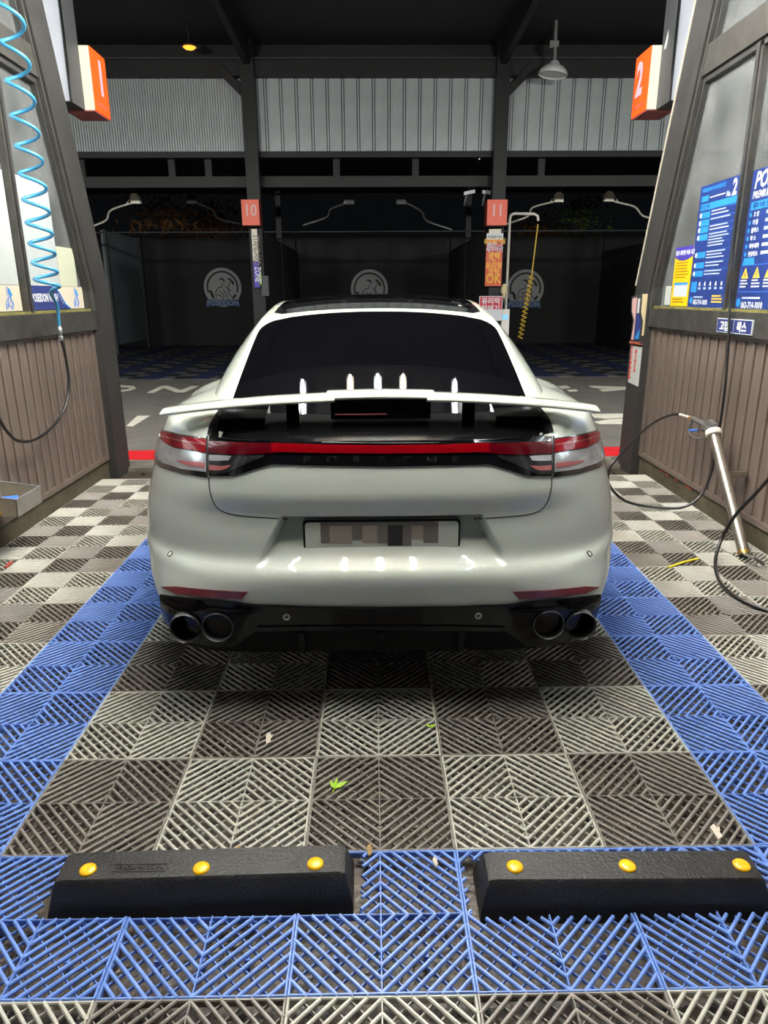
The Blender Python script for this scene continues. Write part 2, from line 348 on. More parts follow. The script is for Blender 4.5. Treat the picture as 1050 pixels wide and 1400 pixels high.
# ------------------------------------------------------------------ floor and drain tiles
floor = box(-2.4, 2.4, -2.2, 5.1, -0.14, -0.042).build('floor', 'slab', base=(0, 0, 0)); tag(floor, kind='structure')
T = 0.4
STOPS = [(-0.81, -0.06, 0.2065, 0.39), (0.225, 0.95, 0.194, 0.36)]          # wheel stop footprints, cut out of the mat
def tile_mesh(cx, cy, m, holes=()):
    b = MB(); H = 0.199; q = 0.1995
    def bar(p0, p1, w, zt, zb, wb=None):
        p0 = Vector((p0[0], p0[1], 0)); p1 = Vector((p1[0], p1[1], 0)); d = (p1-p0); L = d.length
        if L < 0.006: return
        d /= L; n = Vector((-d.y, d.x, 0)); segs = [(0, L)]
        if holes:
            N = max(2, int(L/0.004)); segs = []; st = None
            for i in range(N+1):
                p = p0+d*(L*i/N); ins = any(h[0] < p.x+cx < h[1] and h[2] < p.y+cy < h[3] for h in holes)
                if not ins and st is None: st = L*i/N
                if (ins or i == N) and st is not None: segs.append((st, L*i/N)); st = None
        wb = wb or w
        for a, e in segs:
            if e-a < 0.004: continue
            A = p0+d*a; B = p0+d*e
            def ring(P):
                return [P+n*wb/2+Vector((0, 0, zb)), P+n*w/2+Vector((0, 0, zt-0.003)), P+n*w*0.22+Vector((0, 0, zt)), P-n*w*0.22+Vector((0, 0, zt)), P-n*w/2+Vector((0, 0, zt-0.003)), P-n*wb/2+Vector((0, 0, zb))]
            b.add(ring(A)+ring(B), [(i, i+1, 7+i, 6+i) for i in range(5)])
            b.add([ring(A)[i] for i in (0, 1, 2, 3, 4, 5)], [(0, 1, 2, 3, 4, 5)]); b.add([ring(B)[i] for i in (0, 1, 2, 3, 4, 5)], [(5, 4, 3, 2, 1, 0)])
    for sx in (-1, 1):
        for sy in (-1, 1):
            k = 1
            while k*0.0325 < 0.39:
                c = k*0.0325; k += 1
                a, e = ((c, 0), (0, c)) if c <= H else ((H, c-H), (c-H, H))
                bar((sx*a[0], sy*a[1]), (sx*e[0], sy*e[1]), 0.0086, 0.0, -0.0085, 0.0070)
            for dd in (-0.13, -0.08, -0.03, 0.03, 0.08, 0.13):
                a, e = ((max(dd, 0), max(-dd, 0)), (H if dd >= 0 else H+dd, H-dd if dd >= 0 else H))
                bar((sx*a[0], sy*a[1]), (sx*e[0], sy*e[1]), 0.004, -0.008, -0.016)
    for e in (-1, 1):
        bar((-H, e*(q-0.003)), (H, e*(q-0.003)), 0.006, 0.0, -0.018); bar((e*(q-0.003), -H), (e*(q-0.003), H), 0.006, 0.0, -0.018)
    bar((-H, 0), (H, 0), 0.004, 0.0, -0.018); bar((0, -H), (0, H), 0.004, 0.0, -0.018)
    for ex in (-0.1, 0.0, 0.1):          # feet
        for ey in (-0.1, 0.0, 0.1):
            if not any(h[0] < ex+cx < h[1] and h[2] < ey+cy < h[3] for h in holes): b.box(ex-0.006, ex+0.006, ey-0.006, ey+0.006, -0.042, -0.010)
    if not b.v: return None
    return b.mesh('floor_tile', m)
TM = {m: tile_mesh(0, 0, m) for m in ('tile_blue', 'tile_light', 'tile_dark')}
holes = [(a-0.01, e+0.012, f-0.004, g+0.006) for a, e, f, g in STOPS]
for k in range(-4, 12):
    for c in range(-5, 6):
        if abs(c) == 5 and k >= 11: continue
        if k == 0 or (abs(c) == 3 and k > 0): m = 'tile_blue'
        else:
            par = (k+c) % 2
            light = par == 0 if (abs(c) < 3 and k > 0) else par == 1
            m = 'tile_light' if light else 'tile_dark'
        X, Y = c*T, 0.2+k*T
        me = tile_mesh(X, Y, m, holes) if (k == 0 and -3 <= c <= 3) else TM[m]
        o = D.objects.new('floor_tile', me); COL.objects.link(o); o.parent = floor
        o.location = (X, Y, random.uniform(-0.0012, 0.0012)); o.rotation_euler = (random.uniform(-1, 1)*0.002, random.uniform(-1, 1)*0.002, random.uniform(-1, 1)*0.002)

box(-2.13, 2.13, 4.805, 5.1, -0.042, -0.008).build('threshold_slab', 'concrete', floor)
lane = box(-14, 14, 5.1, 11.6, -0.14, -0.012).build('floor_lane', 'asphalt', base=(0, 0, 0)); tag(lane, kind='structure')
far = box(-14, 14, 11.6, 20.6, -0.14, 0.0).build('floor_far', 'far_mat', base=(0, 0, 0)); tag(far, kind='structure')
def ground_poly(pix, z=-0.012, h=0.004):
    P = [at(2, z, *p) for p in pix]; return MB().prism([(p.x, p.y, z) for p in P], (0, 0, h))
box(-14, 14, 5.14, 5.52, -0.012, -0.006).build('painted_line', 'line_red', lane)
for poly in ([(201, 537), (220, 528), (229, 527.5), (247, 533.5), (262, 528), (272, 528), (252, 536.5), (241, 536.5), (224, 530.5), (210, 537)],
             [(162, 536), (178, 534), (186, 531), (183, 528), (160, 526.5), (160, 528.5), (175, 529.5), (178, 531), (172, 533), (160, 534)],
             [(173, 582.5), (188, 568.7), (205, 568.7), (182, 583)],
             [(762, 528), (775, 527.3), (780, 530.3), (768, 531.4)], [(775, 533.3), (788, 532.6), (790, 534.9), (778, 535.3)],
             [(805, 527.5), (857, 529), (857, 532.6), (824, 535.3), (819, 533), (828, 531.9), (808, 529.6)],
             [(808, 566.4), (852, 565.7), (852, 571), (830, 572.5), (812, 571)], [(812, 577), (830, 574), (852, 572.5), (852, 579.9), (820, 579.9)]):
    ground_poly(poly).build('road_marking', 'line_white', lane)

# ------------------------------------------------------------------ side walls of the bay
SL = 0.335                                # how far the upper end post leans per metre
def wall_side(s, name, ymul):
    r = thing(name, (s*2.25, 2.4, 0), kind='structure')
    def bx(n, m, x0, x1, y0, y1, z0, z1): return box(min(s*x0, s*x1), max(s*x0, s*x1), y0, y1, z0, z1).build(n, m, r)
    Y0 = -0.4
    bx('base_curb', 'base_curb', 2.20, 2.34, Y0, 4.56, -0.14, 0.125)
    bx('lower_rail', 'wall_brown', 2.185, 2.25, Y0, 4.56, 0.125, 0.158)
    bx('upper_rail', 'wall_brown', 2.188, 2.25, Y0, 4.56, 1.135, 1.16)
    bx('end_stile', 'wall_brown', 2.186, 2.25, 4.495, 4.56, 0.158, 1.135)
    bx('backing', 'wall_brown', 2.242, 2.30, Y0, 4.56, 0.125, 1.16)
    n = 0; y = 4.495
    rm = None
    while y > Y0+0.1:
        if rm is None:
            b = MB(); x1, x2 = s*0.0, s*0.015; w = 0.113
            P = [(x2, 0, 0), (x1, -w+0.006, 0), (x1+s*0.004, -w, 0), (s*0.056, -w, 0), (s*0.056, 0, 0)]
            b.prism([(p[0], p[1], 0.158) for p in P], (0, 0, 0.977)); rm = b.mesh('rib_panel', 'wall_brown')
        o = D.objects.new('rib_panel', rm); COL.objects.link(o); o.parent = r; o.location = (s*2.192-s*2.25, y-2.4, 0); y -= 0.1145
    bx('sill', 'sill_paint', 2.155, 2.34, Y0, 4.56, 1.16, 1.30)
    bx('seal_strip', 'moss_seal', 2.172, 2.215, Y0, 4.56, 1.30, 1.316)
    bx('transom', 'frame_alu', 2.155, 2.30, Y0, 4.10, 2.76, 2.93)
    bx('transom_lip', 'post_paint', 2.175, 2.26, Y0, 4.10, 2.725, 2.76)
    ys = [ymul-1.1*i for i in range(4)]
    for yy in ys:
        bx('mullion', 'frame_alu', 2.175, 2.26, yy-0.038, yy+0.038, 1.30, 2.75)
        bx('mullion_bead', 'post_paint', 2.165, 2.178, yy-0.015, yy+0.015, 1.31, 2.75)
        bx('upper_mullion', 'frame_alu', 2.19, 2.26, yy-0.038, yy+0.038, 2.93, 3.72)
    e = lambda z: 4.56-SL*max(0, z-1.45)
    def slab(n, m, x0, x1, poly):
        MB().prism([(s*x0, y, z) for y, z in poly], (s*(x1-x0), 0, 0)).build(n, m, r)
    slab('pane', 'booth_glass', 2.215, 2.221, [(ys[0]+0.03, 1.30), (e(1.3), 1.30), (e(1.45), 1.45), (e(2.74), 2.74), (ys[0]+0.03, 2.74)])
    for i in range(1, 4): slab('pane', 'booth_glass', 2.215, 2.221, [(ys[i]+0.03, 1.30), (ys[i-1]-0.03, 1.30), (ys[i-1]-0.03, 2.74), (ys[i]+0.03, 2.74)])
    slab('pane', 'booth_glass', 2.215, 2.221, [(ys[0]+0.03, 2.92), (e(2.92), 2.92), (e(3.71), 3.71), (ys[0]+0.03, 3.71)])
    # leaning frame bars beside the post
    for (d0, d1, x0, x1, m) in ((-0.035, 0.0, 2.15, 2.26, 'frame_alu'), (-0.06, -0.042, 2.178, 2.25, 'post_paint')):
        slab('leaning_frame', m, x0, x1, [(e(1.3)+d0, 1.30), (e(1.3)+d1, 1.30), (e(1.45)+d1, 1.45), (e(3.72)+d1, 3.72), (e(3.72)+d0, 3.72), (e(1.45)+d0, 1.45)])
    # end post: upright foot, leaning upper part
    slab('post', 'post_paint', 2.13, 2.36, [(4.56, -0.14), (4.86, -0.14), (4.84, 1.46), (4.56, 1.42)])
    slab('leaning_post', 'post_paint', 2.132, 2.355, [(4.56, 1.42), (4.84, 1.46), (4.84-SL*2.26, 3.72), (4.56-SL*2.3, 3.72)])
    slab('near_post', 'post_paint', 2.10, 2.36, [(Y0-0.25, -0.14), (Y0, -0.14), (Y0, 3.72), (Y0-0.25, 3.72)])
    return r
wall_l = wall_side(-1, 'wall_left', 3.56)
wall_r = wall_side(1, 'wall_right', 3.38)
MB().prism([(2.125, 4.845, 1.47), (2.135, 4.845, 1.47), (2.135, 4.845-SL*2.2, 3.67), (2.125, 4.845-SL*2.2, 3.67)], (0, 0.006, 0)).build('lit_edge', 'sign_cream', wall_r)  # light catching the post's far edge, painted as a cream strip
for y0, y1 in ((3.55, 3.66), (3.78, 3.85), (3.95, 4.02), (4.08, 4.12)):
    box(2.194, 2.2, y0, y1, 0.098, 0.114).build('rust_patch', 'rust', wall_r)
# pale metal housings behind the post tops and the numbered sign boxes
for s, num, lab in ((-1, '1', 'orange sign box with the number 1 on the left wash bay post'), (1, '2', 'orange sign box with the number 2 on the right wash bay post')):
    h = thing('metal_housing', (s*2.29, 4.77, 2.75), 'pale grey sheet metal housing behind the %s' % ('blue coiled air hose post' if s < 0 else 'post with the blue price posters'), 'housing', None)
    zt = 3.72
    MB().box(min(s*2.17, s*2.42), max(s*2.17, s*2.42), 4.64, 4.89, 2.75, zt).build('body', 'steel_mid', h)
    box(min(s*2.172, s*2.42), max(s*2.172, s*2.42), 4.632, 4.64, 2.755, zt).build('face_panel', 'pale_metal', h)
    box(min(s*2.165, s*2.176), max(s*2.165, s*2.176), 4.622, 4.645, 2.75, zt).build('edge_rail', 'chrome', h)
    g = thing('number_sign', (s*2.2, 5.05, 2.75), lab, 'sign')
    box(min(s*2.10, s*2.32), max(s*2.10, s*2.32), 4.892, 5.21, 2.755, 3.18).build('case', 'sign_cream', g)
    box(min(s*2.092, s*2.10), max(s*2.092, s*2.10), 4.9, 5.21, 2.755, 3.18).build('face', 'sign_orange', g)
    box(min(s*2.10, s*2.32), max(s*2.10, s*2.32), 4.9, 5.21, 2.747, 2.755).build('underside', 'sign_under', g)
    if s < 0: M = frame((-2.0905, 5.01, 2.90), (0, 1, 0), (0, 0, 1)); M2 = frame((-2.0905, 4.945, 2.80), (0, 1, 0), (0, 0, 1))
    else: M = frame((2.0905, 5.16, 2.90), (0, -1, 0), (0, 0, 1)); M2 = frame((2.0905, 5.165, 2.80), (0, -1, 0), (0, 0, 1))
    text_mesh(num, 0.32, M, 'sign_lilac', 'number', g, bold=0.012, sx=0.85, depth=0.001)
    text_mesh('POSEIDON', 0.04, M2, 'sign_under', 'lettering', g, depth=0.0006)
if True:
    MB().tube([at(1, 4.8, 909, 68), at(1, 4.8, 913, 50), at(1, 4.8, 932, -20)], 0.012, 8).build('stay_rod', 'galvanised', wall_r)

# ------------------------------------------------------------------ building across the lane
def st(o): return tag(o, kind='structure')
Yc = 12.5
st(box(-9, 9, 7.0, 12.9, 5.50, 5.56).build('ceiling_far', 'roof_dark'))
st(box(-9, 9, 12.9, 20.6, 4.15, 4.2).build('ceiling_bays', 'roof_dark'))
for X in (-6.6, -2.10, 2.24, 6.7):
    c = thing('steel_column', (X, Yc, 0), kind='structure')
    box(X-0.115, X+0.115, Yc-0.11, Yc+0.11, 0, 5.5).build('shaft', 'steel_dark', c)
    MB().prism([(X-0.05, Yc-0.1, 5.12), (X-0.05, Yc-0.1, 5.5), (X-0.05, 7.0, 5.5), (X-0.05, 7.0, 5.3)], (0.1, 0, 0)).build('rafter', 'steel_dark', c)
    sgn = -1 if X < 0 else 1
    MB().prism([(X, Yc-0.05, 4.55), (X, Yc-0.05, 4.72), (X+sgn*0.5, Yc-0.05, 5.2), (X+sgn*0.5, Yc-0.05, 5.02)], (0, 0.1, 0)).build('knee_brace', 'steel_dark', c)
fas = thing('wall_fascia', (0, 12.66, 3.84), kind='structure')
W = 0.268
def cladding(grooves, gw=0.016, gd=0.045):   # profiled sheet: flats with narrow deep grooves
    prof = []
    for g0 in grooves: prof += [(g0, 0), (g0+0.002, gd), (g0+gw-0.002, gd), (g0+gw, 0)]
    prof.append((W, 0)); n = len(prof)
    return MB().add([(x, y, z) for z in (0, 1.16) for x, y in prof], [(i, i+1, n+i+1, n+i) for i in range(n-1)]).mesh('cladding_panel', 'cladding')
fm = cladding([0, 0.042]); fm2 = cladding([0, 0.045, 0.09, 0.134, 0.179, 0.223], 0.014, 0.022)
for i in range(56):
    x = -7.5+i*W
    o = D.objects.new('cladding_panel', fm2 if x < -2.25 else fm); COL.objects.link(o); o.parent = fas; o.location = (x, 0, 0)
box(-9, 9, 12.712, 12.75, 3.85, 5.5).build('backing', 'steel_dark', fas)
st(box(-9, 9, 12.50, 12.68, 4.98, 5.22).build('beam', 'steel_dark')); st(box(-9, 9, 12.47, 12.52, 5.225, 5.25).build('gutter_edge', 'steel_mid'))
st(box(-9, 9, 12.6, 12.78, 3.74, 3.84).build('beam', 'steel_dark'))
st(box(-9, 9, 12.75, 12.9, 3.28, 3.46).build('beam', 'steel_dark'))
for px in (112, 235, 285, 460, 568, 740): 
    p = at(1, 12.82, px, 225); st(box(p.x-0.06, p.x+0.06, 12.78, 12.86, 3.46, 3.74).build('hanger', 'steel_dark'))
for z, Y, r in ((3.72, 16.0, 0.03), (3.35, 14.2, 0.025), (2.75, 15.5, 0.018)):
    st(MB().tube([(-9, Y, z), (9, Y, z)], r, 8).build('pipe_rail', 'steel_mid', smooth=60))
wb_ = thing('wall_back', (0, 20.5, 0), kind='structure')
for X0, X1 in ((-9, -6.65), (-6.62, -2.24), (-2.2, 2.22), (2.26, 6.68), (6.71, 9)):
    box(X0, X1, 20.5, 20.56, 0, 3.0).build('curtain_panel', 'curtain', wb_)
for X in (-2.19, 2.24, 6.7):
    st(box(X-0.04, X+0.04, 12.65, 20.45, 0.02, 2.6).build('wall_divider', 'curtain'))
    st(box(X-0.06, X+0.06, 16.5, 16.62, 0.02, 4.15).build('column', 'steel_dark'))
pg = thing('partition_panel', (-6.6, 18.6, 0), 'pale green grey partition panel standing beside the dark curtain wall', 'panel')
box(-6.63, -6.57, 17.3, 19.9, 0.22, 2.95).build('panel', 'panel_green', pg)
for yy in (17.3, 19.9): box(-6.56, -6.5, yy-0.04, yy+0.04, 0.0, 2.97).build('stile', 'steel_mid', pg)
# planting behind the back wall
def tree(px, py, Y, rx, rz, m, label, n=420):
    p = at(1, Y, px, py); t = thing('tree', (p.x, Y, 0), label, 'tree', None)
    MB().tube([(p.x, Y, 0), (p.x+0.1, Y, p.z*0.6), (p.x, Y, p.z)], [0.16, 0.1, 0.05], 8).build('trunk', 'trunk', t, 60)
    b = MB()
    for i in range(n):
        u = Vector((random.gauss(0, 0.5), random.gauss(0, 0.5), random.gauss(0, 0.5)))
        c = Vector((p.x+u.x*rx, Y+u.y*0.5, p.z+u.z*rz)); a = Vector((random.uniform(-1, 1), random.uniform(-1, 1), random.uniform(-1, 1))).normalized(); q = a.orthogonal().normalized(); L = random.uniform(0.06, 0.16)
        b.add([c-a*L, c+q*L*0.4, c+a*L, c-q*L*0.4], [(0, 1, 2, 3)])
    b.build('foliage', m, t)
tree(225, 300, 23.0, 1.6, 0.9, 'foliage_dry', 'brown dry-leaved tree behind the back wall near the number 10 column')
tree(292, 310, 26.0, 1.0, 0.8, 'foliage_dry', 'smaller brown tree behind the back wall above the left emblem')
tree(795, 285, 23.0, 0.9, 1.2, 'foliage_green', 'green leafy tree behind the back wall between the cream booms')
tree(738, 318, 25.8, 0.9, 0.5, 'foliage_dry', 'low brown shrub top behind the back wall beside the white pipe frame')

# ------------------------------------------------------------------ the car
CX, CY = 0.017, 1.04
car = thing('car', (CX, CY, 0), 'chalk white sports saloon with raised rear wing reversed into the wash bay', 'car')
tY = [(.22, .045), (.26, .028), (.30, .022), (.36, .018), (.42, .012), (.47, .002), (.50, 0.0), (.52, .003), (.532, .009), (.543, .021), (.56, .028), (.64, .036), (.70, .042), (.77, .048), (.84, .062), (.90, .082), (.94, .102), (.97, .128), (1.0, .19), (1.03, .31), (1.06, .44), (1.09, .62)]
tW = [(.22, .78), (.30, .80), (.36, .835), (.42, .895), (.50, .946), (.57, .960), (.65, .950), (.72, .934), (.81, .908), (.90, .882), (.94, .868), (.97, .848), (1.0, .79), (1.03, .73), (1.06, .66), (1.09, .52)]
tWf = [(.22, .88), (.30, .92), (.5, .962), (.7, .967), (.82, .962), (.9, .945), (.94, .922), (.97, .888), (1.0, .835), (1.03, .775), (1.06, .70), (1.09, .56)]
tZ = [(.22, .22), (.97, .97), (1.0, .996), (1.03, 1.012), (1.06, 1.016), (1.09, 1.006)]
tD = [(.5, 0.0), (.54, .004), (.56, .010), (.62, .016), (.68, .022), (.70, .022), (.74, .010), (.77, 0.0)]
tN = [(.22, 8), (.36, 8), (.42, 6), (.50, 4.3), (.57, 3.6), (1.1, 3.6)]
def zl(L): return L if L <= .97 else interp(tZ, L)
tCD = [(.22, .30), (.34, .32), (.42, .55), (.50, .75), (1.0, .75), (1.09, .615)]
def corner_D(L): return interp(tCD, L)
def recess(x, L):
    if not .535 < L < .706: return 0.0
    w = .43+(.335-.43)*(L-.535)/.17
    return 0.10*((L-.535)/.17)*(1-sst(w-.03, w, abs(x)))
def rear_pt(x, L):                          # point of the tail at half-breadth x and level L (car space)
    W = interp(tW, L); ax = min(abs(x)/W, 1.0)
    y = interp(tY, L)+corner_D(L)*(1-math.sqrt(max(0, 1-ax**interp(tN, L))))
    if L < .78: y += interp(tD, L)*(1-sst(.45, .74, abs(x)))
    y += recess(x, L); z = zl(L)
    if L > .945:
        k = (1-sst(.545, .585, abs(x)))*sst(.945, .965, L); z -= 0.03*k; y += 0.035*k
    return Vector((x, y, z))
def rear_n(x, L):
    e = 0.004; W = interp(tW, L); x = max(-W*.985, min(W*.985, x))
    n = (rear_pt(x+e, L)-rear_pt(x-e, L)).cross(rear_pt(x, L+e)-rear_pt(x, L-e)).normalized()
    return n if n.y < 0 or n.z > 0 else -n
CAMC = CAM-Vector((CX, CY, 0))
def hit_rear(px, py):                       # pixel -> (x, L) on the tail
    d = ray(px, py); t = (0.9-CAMC.y)/d.y; lo = (-0.05-CAMC.y)/d.y; prev = None; N = 500
    for i in range(N+1):
        tt = lo+(t-lo)*i/N; p = CAMC+d*tt; L = p.z if p.z < .97 else .97+(p.z-.97)*1.15
        W = interp(tW, L); 
        g = p.y-rear_pt(p.x, L).y if abs(p.x) < W*.998 else -1
        if g > 0:
            return (p.x, L)
        if .2 < L < 1.0:
            q_ = (p.y-interp(tY, L))/corner_D(L)
            if 0 <= q_ <= 1:
                xs_ = W*(1-(1-q_)**2)**(1/interp(tN, L)); gp = abs(p.x)-xs_
                if prev is None or gp < prev[0]: prev = (gp, math.copysign(xs_*.997, p.x), L)
    return (prev[1], prev[2])
LV = [.22, .26, .30, .33, .36, .39, .42, .445, .47, .485, .50, .515, .53]+[.54+.0095*i for i in range(17)]+[.7005, .7065, .715, .73, .745, .76, .775, .79, .81, .83, .85, .87, .89, .91, .925, .94, .95, .96, .97, .985, 1.0, 1.015, 1.03, 1.045, 1.06, 1.075, 1.09]
tG = [(0, 1.0), (1.3, 1.0), (2.1, .90), (3.3, .84), (4.0, .78), (4.5, .60), (5.05, .30)]
LEN = 5.05
def body_ring(L):
    out = []; W = interp(tW, L); Wf = interp(tWf, L); n = 46
    xs = [.0125*i for i in range(25)]+[.3+.005*(i+.5) for i in range(31)]+[.45+(W-.45)*(1-(1-i/34)**2.2) for i in range(1, 35)]
    for x in xs: out.append(rear_pt(x, L))
    y0 = out[-1].y; yend = 4.15
    for i in range(1, 45):
        y = y0+(yend-y0)*i/44
        x = W+(Wf-W)*sst(y0, y0+.5, y)-0.03*math.exp(-((y-2.6)/.7)**2)
        g = interp(tG, y); z = zl(L); z = z if z < .55 else .55+(z-.55)*g
        out.append(Vector((x, y, z)))
    xe = out[-1].x; nose = LEN-interp([(.22, .25), (.35, .1), (.5, 0.0), (.7, .02), (.85, .12), (1.0, .5), (1.09, .85)], L)
    for i in range(1, 31):
        a = i/30*PI/2; x = xe*max(0, math.cos(a))**.6; y = yend+(nose-yend)*math.sin(a)**.75
        g = interp(tG, y); z = zl(L); z = z if z < .55 else .55+(z-.55)*g
        if i == 30: x = 0
        out.append(Vector((x, y, z)))
    return out
rings = [body_ring(L) for L in LV]
bm_ = MB(); full = [[Vector((-p.x, p.y, p.z)) for p in r[::-1]][:-1]+r[:-1] for r in rings]
nn = len(full[0])
for r in full: bm_.v += [tuple(p) for p in r]
for i in range(len(full)-1):
    for j in range(nn): bm_.f.append((i*nn+j, i*nn+(j+1) % nn, (i+1)*nn+(j+1) % nn, (i+1)*nn+j))
bm_.f.append(tuple(range(nn))); bm_.f.append(tuple((len(full)-1)*nn+j for j in range(nn-1, -1, -1)))
body = bm_.build('body', 'car_paint', car, 38, local=True)
def cut_wheels(o):
    c = MB()
    for ay in (1.13, 4.08):
        for s in (-1, 1): c.lathe([(.395, 0), (.395, .5)], (s*.66 if s > 0 else -1.16, ay, .34), (1, 0, 0), 40)
    me = c.mesh('cut', 'matte_black'); co = D.objects.new('cut', me); COL.objects.link(co); co.location = (CX, CY, 0)
    md = o.modifiers.new('b', 'BOOLEAN'); md.operation = 'DIFFERENCE'; md.solver = 'EXACT'; md.object = co
    bpy.context.view_layer.update()
    dg = bpy.context.evaluated_depsgraph_get(); dg.update(); new = D.meshes.new_from_object(o.evaluated_get(dg))
    o.modifiers.clear(); o.data = new; D.objects.remove(co, do_unlink=True)
    new.polygons.foreach_set('use_smooth', [True]*len(new.polygons)); new.set_sharp_from_angle(angle=math.radians(38))
cut_wheels(body)
body.data.materials.append(MATS['matte_black'])
for pg_ in body.data.polygons:
    c_ = pg_.center
    if c_.z < .365 and c_.y < .8: pg_.material_index = 1

# cabin
cR = [(.40, .985), (.6, 1.046), (.9, 1.142), (1.2, 1.232), (1.56, 1.320), (1.75, 1.350), (2.05, 1.384), (2.4, 1.407), (2.7, 1.410), (3.0, 1.395), (3.3, 1.335), (3.7, 1.185), (4.05, 1.03), (4.25, .93)]
cE = [(.40, .565), (.6, .585), (.9, .60), (1.3, .60), (1.6, .595), (2.2, .585), (3.0, .58), (3.4, .60), (3.8, .64), (4.25, .66)]
cB = [(.40, .63), (.6, .672), (.9, .725), (1.2, .762), (1.6, .785), (2.2, .80), (3.4, .80), (4.25, .74)]
def cab(y, u):                              # u: 0 belt .. 0.45 roof edge .. 1 centre line
    zr = interp(cR, y); we = interp(cE, y); wb = interp(cB, y); ze = zr-0.034; zb = .90
    if u <= .45:
        t = u/.45; b = 0.042*math.sin(PI*t)**.8 if 0 < t < 1 else 0
        return Vector((wb+(we-wb)*t+b, y, zb+(max(ze, zb+.02)-zb)*t+b*.25))
    q = (u-.45)/.55; x = we*(1-q)
    return Vector((x, y, ze+(zr-ze)*(1-(1-q)**2.4)))
def cab_n(y, u):
    e = .004; n = (cab(y+e, u)-cab(y-e, u)).cross(cab(y, min(u+e, 1))-cab(y, max(u-e, 0))).normalized()
    return n if n.z > 0 or n.x > .3 else -n
us = [i/40*.45 for i in range(41)]+[.45+.55*i/24 for i in range(1, 25)]
yk = [.40+.05*i for i in range(78)]
cbm = MB(); rows = []
for y in yk:
    h = [cab(y, u) for u in us]; rows.append([Vector((-p.x, p.y, p.z)) for p in h]+h[::-1][1:])
cbm.grid(rows); cbm.f.append(tuple(range(len(rows[0])))); b0 = (len(rows)-1)*len(rows[0]); cbm.f.append(tuple(b0+i for i in range(len(rows[0])-1, -1, -1)))
cbm.build('cabin', 'car_paint', car, 40, local=True)

def shell(fn, nfn, rows2, name, m, parent, out=0.004, inn=0.02, smooth=40):   # thick shell over a surface; rows2: grid of surface coordinates
    top = [[fn(*q)+nfn(*q)*out for q in r] for r in rows2]; bot = [[fn(*q)-nfn(*q)*inn for q in r] for r in rows2]
    b = MB(); b.grid(top); b.grid(bot, True)
    edge_t = top[0]+[r[-1] for r in top[1:]]+top[-1][::-1][1:]+[r[0] for r in top[1:-1]][::-1]
    edge_b = bot[0]+[r[-1] for r in bot[1:]]+bot[-1][::-1][1:]+[r[0] for r in bot[1:-1]][::-1]
    n = len(edge_t); k = len(b.v); b.v += [tuple(p) for p in edge_t]+[tuple(p) for p in edge_b]
    for i in range(n): b.f.append((k+i, k+(i+1) % n, k+n+(i+1) % n, k+n+i))
    return b.build(name, m, parent, smooth, local=True)
def csign(s):
    def f(y, u): p = cab(y, u); return Vector((s*p.x, p.y, p.z))
    def n(y, u): p = cab_n(y, u); return Vector((s*p.x, p.y, p.z))
    return f, n
def top_fn(x, y): 
    we = interp(cE, y); u = 1-.55*abs(x)/we; p = cab(y, min(1, max(.3, u))); return Vector((math.copysign(p.x, x), p.y, p.z))
def top_n(x, y):
    we = interp(cE, y); u = 1-.55*abs(x)/we; p = cab_n(y, min(.995, max(.3, u))); p = p if p.z > 0 else -p; return Vector((math.copysign(p.x, x), p.y, p.z))
# rear window, rounded upper corners
rw = []
for i in range(31):
    y = .42+(1.535-.42)*i/30; k = max(0, (y-1.30)/(1.535-1.30)); hw = .575-.14*(1-math.sqrt(max(0, 1-k**2.6)))
    hw = min(hw, interp(cE, y)*.985); rw.append([(hw*(j/20-1), y-0.02*(1-k)*0+0.04*k*(1-((j/20-1))**2)) for j in range(41)])
shell(top_fn, top_n, rw, 'rear_window', 'car_glass', car, .003, .02)
rg = []
for i in range(25):
    y = 1.645+(3.25-1.645)*i/24; hw = .545 if i > 0 else .50
    rg.append([(hw*(j/16-1), y+0.03*(1-((j/16-1))**2)*(1-i/24)) for j in range(33)])
shell(top_fn, top_n, rg, 'roof_glass', 'gloss_black', car, .003, .02)
wg = [[(.60*(j/14-1), 3.30+(4.02-3.30)*i/14) for j in range(29)] for i in range(15)]
shell(top_fn, top_n, wg, 'windscreen', 'car_glass', car, .003, .02)
for s in (-1, 1):
    f, n = csign(s)
    for ya, yb in ((1.35, 2.28), (2.34, 3.35)):
        q = [[(ya+(yb-ya)*j/14, .13+(.40-.13)*i/8*(0.55+.45*sst(1.3, 1.9, ya+(yb-ya)*j/14)) if True else 0) for j in range(15)] for i in range(9)]
        shell(f, n, q, 'side_window', 'car_glass', car, .003, .015)

def strip(topL, botL, name, m, parent, out=.004, inn=.02, nx=40, nz=6):   # region of the tail between two pixel outlines (left to right)
    den = lambda Q: [(a[0]+(b[0]-a[0])*k/10, a[1]+(b[1]-a[1])*k/10) for a, b in zip(Q, Q[1:]) for k in range(10)]+[Q[-1]]
    T_ = [hit_rear(*p) for p in den(topL)]; B_ = [hit_rear(*p) for p in den(botL)]
    def samp(P, f):
        L = [0]
        for a, b in zip(P, P[1:]): L.append(L[-1]+math.hypot(b[0]-a[0], b[1]-a[1]))
        d = f*L[-1]
        for i in range(len(P)-1):
            if d <= L[i+1] or i == len(P)-2:
                t = (d-L[i])/max(1e-9, L[i+1]-L[i]); return (P[i][0]+(P[i+1][0]-P[i][0])*t, P[i][1]+(P[i+1][1]-P[i][1])*t)
    rows2 = []
    for k in range(nz+1):
        r = []
        for i in range(nx+1):
            a = samp(T_, i/nx); b = samp(B_, i/nx); r.append((a[0]+(b[0]-a[0])*k/nz, a[1]+(b[1]-a[1])*k/nz))
        rows2.append(r)
    return shell(rear_pt, rear_n, rows2, name, m, parent, out, inn)
def mirror_px(L): return [(1040-x, y) for x, y in L][::-1]
